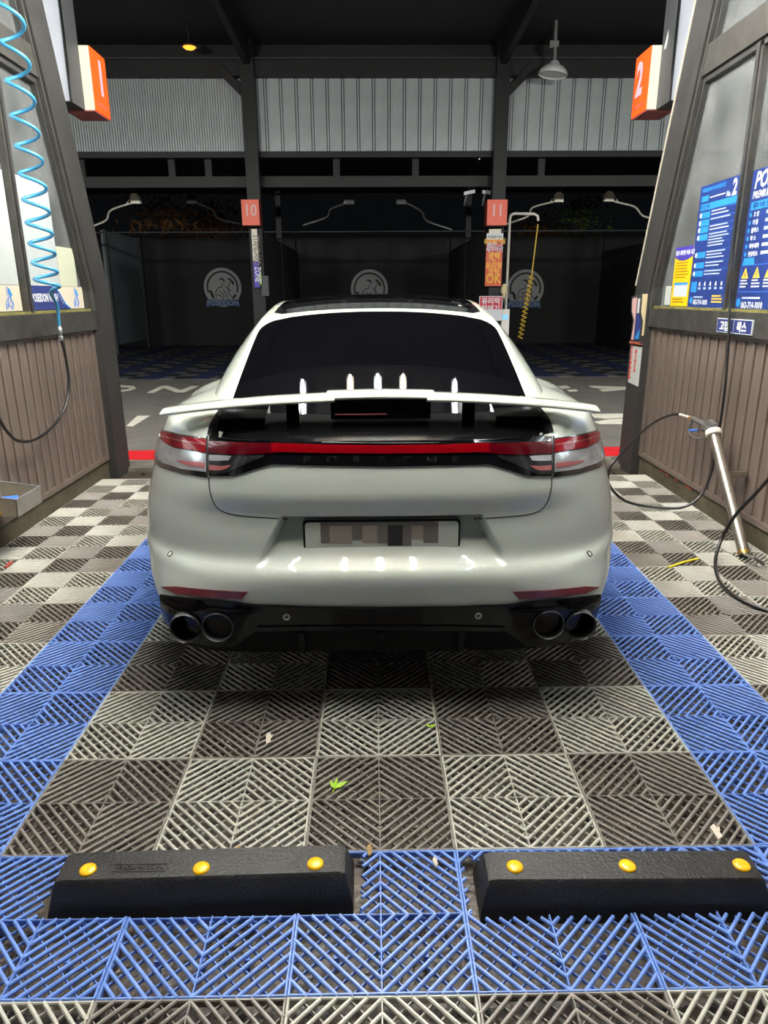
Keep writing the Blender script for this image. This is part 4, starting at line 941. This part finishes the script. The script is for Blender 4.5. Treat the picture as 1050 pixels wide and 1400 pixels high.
for i, (zz, nl, dz) in enumerate(((1.905, 2, .04), (1.857, 1, .02), (1.813, 2, .04), (1.765, 5, .09), (1.655, 3, .055), (1.588, 2, .04), (1.535, 2, .04))):
    rect('tab', 'poster_cyan', ps, X1, 1, 3.955, 3.83, zz-.02, zz+.018)
    MB().lathe([(.016, 0), (.016, .001)], (X1-.002, 3.965, zz), (1, 0, 0), 14).build('bullet', 'print_white', ps)
    lines(ps, X1, 1, 3.815, 3.54, zz+.018-dz, zz+.018, nl, 'print_grey', .4)
    rect('rule', 'poster_line', ps, X1, 1, 3.83, 3.49, zz+.022, zz+.024, .0005)
zz = 1.49
rect('tab', 'poster_cyan', ps, X1, 1, 3.985, 3.90, zz-.075, zz-.008)
for i in range(5):
    yy = 3.87-.078*i
    MB().prism([(X1, yy, zz-.035), (X1, yy-.02, zz-.035), (X1, yy-.02, zz-.018), (X1, yy-.01, zz-.006), (X1, yy, zz-.018)], (-.0006, 0, 0)).build('icon', 'print_white', ps); rect('print_line', 'print_grey', ps, X1, 1, yy+.006, yy-.03, zz-.058, zz-.044, .0004)
MB().lathe([(.022, 0), (.022, .001)], (X1-.001, 3.965, 1.362), (1, 0, 0), 16).build('phone_icon', 'poster_cyan', ps)
wtext('062-714-1010', .044, 3.93, 1.335, X1, 1, 'print_white', ps, bold=.0012, sx=.85); rect('print_line', 'print_grey', ps, X1, 1, 3.93, 3.79, 1.378, 1.388, .0004); lines(ps, X1, 1, 3.66, 3.50, 1.34, 1.395, 3, 'print_amber', .5)
p2 = sheet('service_poster', 'poster_blue', 1, XG, 2.55, 3.335, 1.318, 2.085, 'blue service poster with warning triangles on the right booth window beside the mullion', 'poster')
wtext('POSEIDON', .125, 3.30, 1.985, X1, 1, 'print_white', p2, bold=.003, sx=.85, shear=.2); wtext('PREMIUM WASH', .056, 3.305, 1.93, X1, 1, 'print_white', p2, bold=.001, sx=.85, shear=.15)
rect('tab', 'poster_cyan', p2, X1, 1, 3.305, 2.62, 1.868, 1.912); wtext('세차 이용 안내', .034, 3.28, 1.878, X1-.002, 1, 'poster_blue', p2, bold=.001)
for i, w_ in enumerate(('고 압', '거 품', '물왁스', '왁 스', '하부세차', '진공청소')):
    z_ = 1.832-.0435*i; MB().lathe([(.013, 0), (.013, .001)], (X1-.001, 3.295, z_+.012), (1, 0, 0), 12).build('bullet', 'poster_cyan', p2)
    wtext(w_, .030, 3.265, z_, X1, 1, 'print_white', p2, bold=.0008); rect('print_line', 'print_grey', p2, X1, 1, 3.125, 2.85, z_+.004, z_+.022, .0004)
MB().prism([(X1, 3.315, 1.565), (X1, 3.175, 1.565), (X1, 3.19, 1.605), (X1, 3.30, 1.605)], (-.0006, 0, 0)).build('tab', 'poster_cyan', p2)
for a0, a1, b0, b1 in ((3.32, 2.60, 1.562, 1.566), (3.32, 2.60, 1.412, 1.416), (3.32, 3.317, 1.414, 1.565)): rect('rule', 'poster_line', p2, X1, 1, a0, a1, b0, b1, .0005)
for i in range(3):
    yy = 3.265-.13*i; MB().prism([(X1, yy+.04, 1.49), (X1, yy-.04, 1.49), (X1, yy, 1.552)], (-.0006, 0, 0)).build('warning_triangle', 'print_amber', p2)
    rect('warning_mark', 'print_dark', p2, X1-.0004, 1, yy+.004, yy-.004, 1.50, 1.53, .0006); lines(p2, X1, 1, yy+.045, yy-.05, 1.43, 1.482, 3, 'print_white', .45)
MB().lathe([(.024, 0), (.024, .001)], (X1-.001, 3.30, 1.352), (1, 0, 0), 16).build('phone_icon', 'poster_cyan', p2)
wtext('062-714-1010', .05, 3.265, 1.322, X1, 1, 'print_white', p2, bold=.0014, sx=.85); rect('print_line', 'print_grey', p2, X1, 1, 3.265, 3.06, 1.374, 1.385, .0004)
ye = sheet('notice_poster', 'print_yellow', 1, XG, 4.02, 4.315, 1.32, 1.725, 'yellow notice poster with purple heading on the right booth window', 'poster')
MB().prism([(X1, 4.315, 1.725), (X1, 4.02, 1.725), (X1, 4.02, 1.655), (X1, 4.10, 1.635), (X1, 4.17, 1.63), (X1, 4.24, 1.635), (X1, 4.315, 1.655)], (-.0006, 0, 0)).build('heading_field', 'print_purple', ye)
wtext('셀프 세차장 이용 시간', .034, 4.305, 1.672, X1-.001, 1, 'print_white', ye, bold=.0014)
lines(ye, X1, 1, 4.285, 4.06, 1.50, 1.62, 6, 'print_brown', .35)
rect('table', 'print_white', ye, X1, 1, 4.28, 4.05, 1.385, 1.475, .0005); rect('table_head', 'poster_cyan', ye, X1, 1, 4.28, 4.05, 1.465, 1.482, .0007)
for i in range(4):
    for j in range(5): rect('table_mark', 'print_grey', ye, X1-.0004, 1, 4.27-.046*j, 4.245-.046*j, 1.392+.019*i, 1.402+.019*i, .0004)
lines(ye, X1, 1, 4.285, 4.06, 1.332, 1.372, 2, 'print_brown', .4)
sheet('paper_note', 'sheet_white', 1, XG, 4.325, 4.43, 1.325, 1.46, 'small white paper note beside the yellow notice poster', 'note')
# button sign on the sill
bs = thing('button_sign', (2.15, 3.19, 1.176), 'small navy sign with two white Korean words on the right sill', 'sign')
box(2.146, 2.155, 2.975, 3.40, 1.176, 1.260).build('plate', 'print_white', bs)
for ya, yb, w_ in ((3.394, 3.192, '고압'), (3.184, 2.981, '왁스')):
    box(2.1445, 2.1465, yb, ya, 1.181, 1.255).build('field', 'navy', bs); wtext(w_, .062, (ya+yb)/2+.065, 1.193, 2.144, 1, 'print_white', bs, bold=.0025)
# card holder and white notice on the right post
ch = thing('card_holder', (2.12, 4.70, 1.0), 'dark framed holder with blue and white card on the right post', 'holder')
box(2.116, 2.13, 4.565, 4.66, 1.09, 1.405).build('back_board', 'holder_tan', ch)
MB().prism([(2.128, 4.865, 1.385), (2.128, 4.64, 1.405), (2.128, 4.63, 1.27), (2.128, 4.57, 1.20), (2.128, 4.575, 1.03), (2.128, 4.80, 1.025), (2.128, 4.77, 1.20), (2.128, 4.85, 1.27)], (-.018, 0, 0)).build('frame', 'holder_dark', ch)
MB().prism([(2.1095, 4.835, 1.37), (2.1095, 4.73, 1.38), (2.1095, 4.72, 1.05), (2.1095, 4.775, 1.05), (2.1095, 4.745, 1.20), (2.1095, 4.82, 1.27)], (-.001, 0, 0)).build('card', 'sign_num_grey', ch)
MB().prism([(2.1085, 4.71, 1.25), (2.1085, 4.64, 1.25), (2.1085, 4.595, 1.18), (2.1085, 4.60, 1.06), (2.1085, 4.72, 1.05)], (-.001, 0, 0)).build('card', 'navy', ch)
MB().prism([(2.1075, 4.70, 1.06), (2.1075, 4.605, 1.06), (2.1075, 4.605, 1.14)], (-.001, 0, 0)).build('card', 'poster_cyan', ch)
box(2.107, 2.109, 4.66, 4.70, 1.26, 1.37).build('card', 'print_white', ch); box(2.105, 2.13, 4.575, 4.80, 1.018, 1.036).build('ledge', 'rust', ch)
nt_ = thing('post_notice', (2.128, 4.67, .70), 'white notice with red vertical lettering on the right post', 'sign')
MB().prism([(2.129, 4.795, .70), (2.129, 4.565, .69), (2.129, 4.565, 1.0), (2.129, 4.805, 1.0)], (-.004, 0, 0)).build('sheet', 'sheet_white', nt_)
for i, (txt, yy) in enumerate((('안전운행하세요', 4.76), ('세차후이동', 4.66))):
    text_mesh(txt, .05, frame((2.1245, yy, .725+.06*i), (0, 0, 1), (0, 1, 0)), 'print_red', 'print', nt_, bold=.0015, sx=.85)

# ------------------------------------------------------------------ across the lane: signs, banners, emblems, booms, lamps
for px, X, num, lab in ((343, -2.18, '10', 'red sign box with number 10 on the far column by the striped cladding'), (680, 2.24, '11', 'red sign box with number 11 on the far column above the OK banner')):
    a, b = at(1, 12.1, px-13.5, 273), at(1, 12.1, px+12.5, 308); g = thing('bay_number_sign', ((a.x+b.x)/2, 12.24, b.z), lab, 'sign')
    box(a.x, b.x, 12.1, 12.38, b.z, a.z).build('case', 'sign_red_dark', g); box(a.x, b.x, 12.09, 12.1, b.z, a.z).build('face', 'sign_red_flat', g)
    text_mesh(num, .27, frame(((a.x+b.x)/2, 12.088, b.z+.15), (1, 0, 0), (0, 0, 1)), 'sign_num_grey', 'number', g, bold=.006, sx=.85, align='CENTER', depth=.001)
def banner(px0, px1, py0, py1, Y, name, m, label):
    a, b = at(1, Y, px0, py0), at(1, Y, px1, py1); xa = at(1, Y, px0+(px0-px0), py1)
    g = thing(name, ((a.x+b.x)/2, Y, b.z), label, 'banner'); w = (b.x-a.x)
    box(a.x, a.x+w, Y, Y+.02, b.z, a.z).build('board', m, g); return g, a.x, a.x+w, b.z, a.z
g, xa, xb, za, zt = banner(343.5, 355.5, 313, 393, 12.30, 'zone_banner', 'sign_cream', 'tall narrow white and violet banner reading STANDARD ZONE under the number 10 sign')
g.name = 'zone_banner'; box(xa, xb, 12.296, 12.30, za, za+(zt-za)*.46).build('violet_field', 'print_purple', g)
text_mesh('STANDARD', .155, frame((xa+.025, 12.294, zt-.10), (0, 0, -1), (1, 0, 0)), 'plate_grey', 'print', g, bold=.003, sx=.62)
text_mesh('ZONE', .155, frame((xa+.025, 12.294, za+(zt-za)*.36), (0, 0, -1), (1, 0, 0)), 'print_white', 'print', g, bold=.003, sx=.62)
g, xa, xb, za, zt = banner(665.5, 685, 319, 391, 12.30, 'offer_banner', 'banner_orange', 'tall orange and crimson banner ending in OK under the number 11 sign')
h = zt-za; cxx = (xa+xb)/2
box(xa+.04, xb-.04, 12.296, 12.32, zt, zt+.07).build('top_tab', 'sign_cream', g)
box(xa, xb, 12.295, 12.3, zt-h*.12, zt).build('white_field', 'print_white', g); box(xa, xb, 12.295, 12.3, zt-h*.36, zt-h*.22).build('crimson_field', 'banner_crimson', g)
for txt, f, m_, sz in (('POSEIDON', .09, 'plate_grey', .06), ('유리막코팅', .19, 'print_amber', .10), ('뿌리고', .275, 'print_white', .12), ('세차하면', .34, 'print_white', .10), ('광택', .48, 'print_amber', .14), ('+', .56, 'print_amber', .12), ('유리막', .66, 'print_amber', .13), ('코팅', .78, 'print_amber', .14), ('OK', .94, 'print_yellow', .22)):
    text_mesh(txt, sz, frame((cxx, 12.293, zt-h*f), (1, 0, 0), (0, 0, 1)), m_, 'print', g, bold=.002, sx=.85, align='CENTER', depth=.001)
a, b = at(1, 12.2, 655.5, 405), at(1, 12.2, 686.5, 423); g = thing('glass_coating_sign', ((a.x+b.x)/2, 12.2, 0), 'crimson and white Korean sign at the foot of the number 11 column', 'sign')
box(a.x, b.x, 12.2, 12.23, b.z-.2, a.z).build('board', 'print_white', g); box(a.x+.012, b.x-.012, 12.196, 12.2, b.z, a.z-.012).build('field', 'banner_crimson', g)
box((a.x+b.x)/2-.03, (a.x+b.x)/2+.03, 12.23, 12.28, 0, a.z-.1).build('stand', 'steel_dark', g)
for txt, dz in (('유리막', .13), ('판매기', .26)): text_mesh(txt, .125, frame(((a.x+b.x)/2, 12.194, a.z-dz), (1, 0, 0), (0, 0, 1)), 'print_white', 'print', g, bold=.003, align='CENTER', depth=.001)
p = at(1, 12.25, 690.5, 432); g = thing('vending_unit', (p.x, 12.28, 0), 'small unit with a lit pale screen at the foot of the number 11 column', 'machine')
box(p.x-.06, p.x+.08, 12.24, 12.37, 0, p.z+.12).build('case', 'plastic_white', g); box(p.x-.05, p.x+.05, 12.232, 12.24, p.z-.06, p.z+.02).build('screen', 'screen_blue', g)
p = at(1, 12.28, 690, 398); g = thing('foam_brush', (p.x, 12.3, p.z-.2), 'pale amber tool hanging on the number 11 column', 'brush'); MB().lathe([(.02, 0), (.03, .06), (.07, .12), (.05, .22), (.02, .26)], (p.x, 12.33, p.z-.13), (0, 0, 1), 12).build('head', 'holder_tan', g, 50); box(p.x-.015, p.x+.015, 12.32, 12.36, p.z-.2, p.z-.1).build('grip', 'holder_dark', g)
p = at(1, 12.3, 362, 385); g = thing('tool_rack', (p.x, 12.35, p.z-.3), 'grey tool rack with green edge on the number 10 column', 'rack')
box(p.x-.07, p.x+.06, 12.33, 12.5, p.z-.25, p.z+.1).build('case', 'steel_mid', g); box(p.x-.09, p.x-.06, 12.3, 12.33, p.z-.05, p.z+.13).build('edge', 'leaf_green', g)
def emblem(px, py, label):
    c = at(1, 20.44, px, py); r = .545; g = thing('wall_emblem', (c.x, 20.46, c.z-r-.1), label, 'emblem')
    def arc(r0, r1, a0, a1, m, nm, y, n=28):
        P = [(c.x+r1*math.cos(math.radians(a0+(a1-a0)*i/n)), y, c.z+r1*math.sin(math.radians(a0+(a1-a0)*i/n))) for i in range(n+1)]; Q = [(c.x+r0*math.cos(math.radians(a0+(a1-a0)*i/n)), y, c.z+r0*math.sin(math.radians(a0+(a1-a0)*i/n))) for i in range(n+1)]
        b = MB(); b.grid([P, Q]); b.grid([[(x, yy-.006, z) for x, yy, z in P], [(x, yy-.006, z) for x, yy, z in Q]]); return b.build(nm, m, g)
    MB().lathe([(r, 0), (r, .03)], (c.x, 20.47, c.z), (0, 1, 0), 48).build('disc', 'emblem_grey', g)
    arc(r*.76, r*.85, -18, 198, 'emblem_dark', 'ring', 20.466)
    def poly(pts, m='emblem_dark', y=20.462): MB().prism([(c.x+x*r, y, c.z+z*r) for x, z in pts], (0, -.005, 0)).build('figure', m, g)
    poly([(-.20, .42), (-.04, .50), (.09, .44), (.14, .28), (.08, .26), (.04, .36), (-.06, .40)])
    poly([(.30, .44), (.40, .50), (.62, .28), (.64, .14), (.54, .14), (.46, .30)])
    poly([(-.74, -.16), (-.62, -.12), (-.50, -.34), (-.46, -.58), (-.58, -.56), (-.66, -.38)]); poly([(.62, -.34), (.74, -.38), (.60, -.58), (.46, -.56)])
    for pts in ([(-.35, -.55), (-.38, -.25), (-.22, -.02), (-.05, .02), (.0, .2)], [(.12, .08), (.28, -.05), (.34, -.32), (.48, -.5)], [(-.2, -.18), (-.05, -.25), (.05, -.45), (-.02, -.6)], [(.02, -.12), (.16, -.3), (.26, -.58)], [(.42, .28), (.30, -.02), (.42, -.2)], [(-.3, -.4), (-.14, -.38), (-.1, -.55)]):
        MB().tube(bez([(c.x+x*r, 20.462, c.z+z*r) for x, z in pts], 5), .011, 5).build('figure', 'emblem_dark', g)
    MB().prism([(c.x-r*.98, 20.46, c.z-r*1.02), (c.x-r*.86, 20.46, c.z-r*.62), (c.x+r*.80, 20.46, c.z-r*.62), (c.x+r*.92, 20.46, c.z-r*1.02), (c.x+r*.6, 20.46, c.z-r*.96), (c.x-r*.6, 20.46, c.z-r*.96)], (0, -.012, 0)).build('ribbon', 'emblem_blue', g)
    text_mesh('POSEIDON', .21, frame((c.x-.02, 20.446, c.z-r*.92), (1, 0, 0), (0, 0, 1)), 'print_grey', 'lettering', g, bold=.002, align='CENTER', sx=.9, depth=.001)
emblem(304, 393, 'round grey emblem with blue ribbon on the curtain wall left of the number 10 column')
emblem(505, 395, 'round grey emblem on the curtain wall half hidden behind the car roof')
emblem(718.5, 395, 'round grey emblem on the curtain wall behind the yellow coiled hose')
def boom(head, pipe, m, mp, label, Y=14.2):
    p = at(1, Y, *head); g = thing('wash_boom', (p.x, Y, p.z), label, 'boom', None); sgn = 1 if pipe[-1][0] > head[0] else -1
    MB().prism([(p.x-.09, Y-.05, p.z-.09), (p.x+.09, Y-.05, p.z-.09), (p.x+.09, Y-.05, p.z+.04), (p.x+.03, Y-.05, p.z+.10), (p.x-.05, Y-.05, p.z+.10), (p.x-.09, Y-.05, p.z+.05)], (0, .12, 0)).build('head', m, g)
    MB().tube([(p.x, Y, p.z+.08), (p.x, Y, 3.36)], .025, 8).build('swivel', 'steel_dark', g, 60)
    pts = [at(1, Y-.3*i, *q) for i, q in enumerate(pipe)]
    MB().tube(bez([(p.x, Y, p.z-.06)]+pts, 6), .018, 8).build('pipe', mp, g, 60)
    MB().tube([(p.x+sgn*.05, Y, p.z+.08), tuple(pts[0])], .01, 6).build('stay', mp, g, 60)
boom((185.5, 272), [(172, 280), (151, 288), (145, 301), (128, 309)], 'boom_cream', 'pipe_white', 'cream wash boom with bent pipe beside the left leaning post')
boom((764, 270), [(752, 277), (728, 284), (721, 296), (690, 307)], 'boom_cream', 'pipe_white', 'cream wash boom with pipe bending toward the number 11 sign')
boom((832.5, 269), [(846, 277), (868, 283), (879, 295), (900, 300)], 'boom_cream', 'pipe_white', 'cream wash boom with pipe bending toward the right leaning post')
boom((478, 273), [(470, 279), (452, 286), (446, 297), (414, 308)], 'steel_mid', 'galvanised', 'grey wash boom with pipe sloping down left over the car roof')
boom((548, 273), [(556, 278), (576, 289), (584, 302), (618, 314)], 'steel_mid', 'galvanised', 'grey wash boom with longer pipe sloping down right over the car roof')
boom((262, 272), [(270, 278), (290, 287), (299, 299), (328, 306)], 'steel_dark', 'steel_mid', 'dark wash boom left of the number 10 sign')
# white pipe frame with yellow coiled hose
Y = 12.7; q = [at(1, Y, 689, 440), at(1, Y, 697, 300), at(1, Y, 698.5, 294), at(1, Y, 703, 292), at(1, Y, 730, 292.5), at(1, Y, 735, 295), at(1, Y, 736, 302)]
q = [Vector((q[1].x, Y, 0))]+[Vector((q[1].x, Y, q[1].z))]+q[2:]
tag(MB().tube(q, .026, 10).build('pipe_frame', 'pipe_white', None, 60), 'white bent pipe frame holding the yellow hose by the number 11 column', 'pipe frame')
e0 = q[-1]; e1 = at(1, Y, 727, 376); hpth = [e0+(e1-e0)*.06, e0+(e1-e0)*.5, e1]; bot = at(1, Y, 711, 463)
for i in range(1, 15*10+1):
    f = i/150; a = 2*PI*i/10; c = e1+(bot-e1)*f; hpth.append(c+Vector((.045*math.cos(a), .045*math.sin(a), 0)))
tag(MB().tube(hpth, .013, 6).build('coiled_hose', 'hose_yellow', None, 60), 'yellow coiled hose hanging from the white pipe frame', 'hose')
# lamps of the far roof
c = at(1, 11.6, 756, 98); g = thing('dome_lamp', (c.x, 11.6, c.z), 'white enamel dome lamp hanging under the far roof', 'lamp')
MB().lathe([(.23, 0), (.235, .012), (.215, .06), (.16, .115), (.09, .15), (.07, .19), (.05, .20)], (c.x, 11.6, c.z-.05), (0.12, 0, 1), 28, cap=False).build('shade', 'lamp_white', g, 50)
MB().lathe([(.0, .015), (.205, .015)], (c.x, 11.6, c.z-.045), (0.12, 0, 1), 28, cap=False).build('diffuser', 'lamp_white', g)
MB().tube([(c.x+.02, 11.6, c.z+.14), (c.x, 11.6, 5.5)], .035, 10).build('stem', 'galvanised', g, 60); box(c.x-.08, c.x+.06, 11.56, 11.64, c.z+.34, c.z+.42).build('clamp', 'galvanised', g)
c = at(1, 11.6, 259, 65); g = thing('glint_lamp', (c.x, 11.6, c.z), 'small lamp under the far roof near the number 1 sign, amber reflection painted as glow', 'lamp')
MB().lathe([(.0, 0), (.07, .01), (.10, .035), (.0, .035)], (c.x, 11.6, c.z-.03), (0, 0, 1), 20, cap=False).build('bulb', 'amber_glint', g, 40); MB().lathe([(.14, .035), (.10, .07), (.04, .10)], (c.x, 11.6, c.z-.03), (0, 0, 1), 20).build('shade', 'steel_mid', g, 40); MB().tube([(c.x, 11.6, c.z+.06), (c.x, 11.6, 5.5)], .015, 6).build('stem', 'steel_dark', g)  # amber glow stands for a reflection on the lamp's dome
c = at(1, 15.0, 655.5, 215); g = thing('spot_lamp', (c.x, 15.0, c.z), 'tiny bright white lamp on a rod in the dark far roof', 'lamp')
MB().lathe([(.0, 0), (.03, .01), (.04, .035), (.03, .06), (0, .07)], (c.x, 15, c.z-.035), (0, 0, 1), 16, cap=False).build('bulb', 'lamp_glow', g, 60); MB().tube([(c.x, 15, c.z+.03), (c.x, 15, 4.15)], .012, 6).build('rod', 'galvanised', g)
for px in (641, 666):
    c = at(1, 13.0, px, 264); g = thing('camera_unit', (c.x, 13, c.z), 'small grey surveillance camera %s' % ('left of the number 11 column' if px < 650 else 'mounted against the number 11 column'), 'camera')
    MB().obox((c.x, 12.95, c.z), (.10, 0, .02 if px < 650 else -.01), (0, .05, 0), (0, 0, .03)).build('housing', 'pale_metal', g); MB().tube([(c.x-.04, 13, c.z-.02), (c.x-.06, 13.05, c.z-.14), (c.x-.06, 13.1, c.z-.2)], .02, 8).build('arm', 'galvanised', g); MB().tube([(c.x, 12.98, c.z+.02), (c.x, 12.98, 3.3)], .012, 6).build('rod', 'steel_dark', g)

# ------------------------------------------------------------------ litter on the tiles
def leaf_mesh(b, c, d, L, w, up):
    d = Vector(d).normalized(); q = Vector((-d.y, d.x, 0)); c = Vector(c)
    P = [c, c+d*L*.35+q*w+Vector((0, 0, up*.6)), c+d*L+Vector((0, 0, up)), c+d*L*.35-q*w+Vector((0, 0, up*.5)), c+d*L*.4+Vector((0, 0, up*.35))]
    b.add(P, [(0, 1, 4), (1, 2, 4), (2, 3, 4), (3, 0, 4)])
p = at(2, .002, 457, 1078); b = MB(); leaf_mesh(b, (p.x, p.y, .002), (1, .45, 0), .048, .010, .012); leaf_mesh(b, (p.x, p.y, .002), (-.5, .9, 0), .030, .007, .010); leaf_mesh(b, (p.x, p.y, .002), (.25, .9, 0), .035, .006, .014)
g = thing('leaf_sprig', (p.x, p.y, .001), 'fresh lime green leaf sprig lying on the tiles behind the car', 'leaf'); b.build('leaves', 'leaf_green', g); MB().tube([(p.x, p.y, .002), (p.x-.004, p.y-.02, .002)], .0015, 5).build('stem', 'leaf_green', g)
p = at(2, .002, 588, 994); b = MB(); leaf_mesh(b, (p.x, p.y, .002), (1, .3, 0), .02, .008, .006); leaf_mesh(b, (p.x, p.y, .002), (-.6, .5, 0), .018, .007, .006); g = tag(b.build('moss_tuft', 'leaf_green'), 'tiny green moss tuft on a tile seam behind the car', 'moss')
for px, py, lab, m_, L in ((367, 1010, 'small beige paper scrap on a dark tile left of the green sprig', 'scrap_white', .022), (979, 1138, 'crumpled white scrap on the dark tile by the right blue strip', 'scrap_white', .02), (595, 1179, 'tiny white scrap on the blue tile between the wheel stops', 'scrap_white', .010), (12, 772, 'red brown dry leaf on the tiles below the steel bin', 'scrap_red', .03), (505, 1163, 'dry brown leaf on the seam between the wheel stops', 'leaf_dry', .014), (325, 1165, 'dry brown leaf tucked behind the left wheel stop', 'leaf_dry', .014)):
    p = at(2, .004, px, py); b = MB(); b.obox((p.x, p.y, .005), (L*.35, .004, .002), (-.003, L, .003), (0, 0, .0025)); leaf_mesh(b, (p.x, p.y, .006), (.7, .6, 0), L, L*.35, .006)
    tag(b.build('scrap' if 'scrap' in m_ else 'dry_leaf', m_), lab, 'scrap' if 'scrap' in m_ else 'leaf')
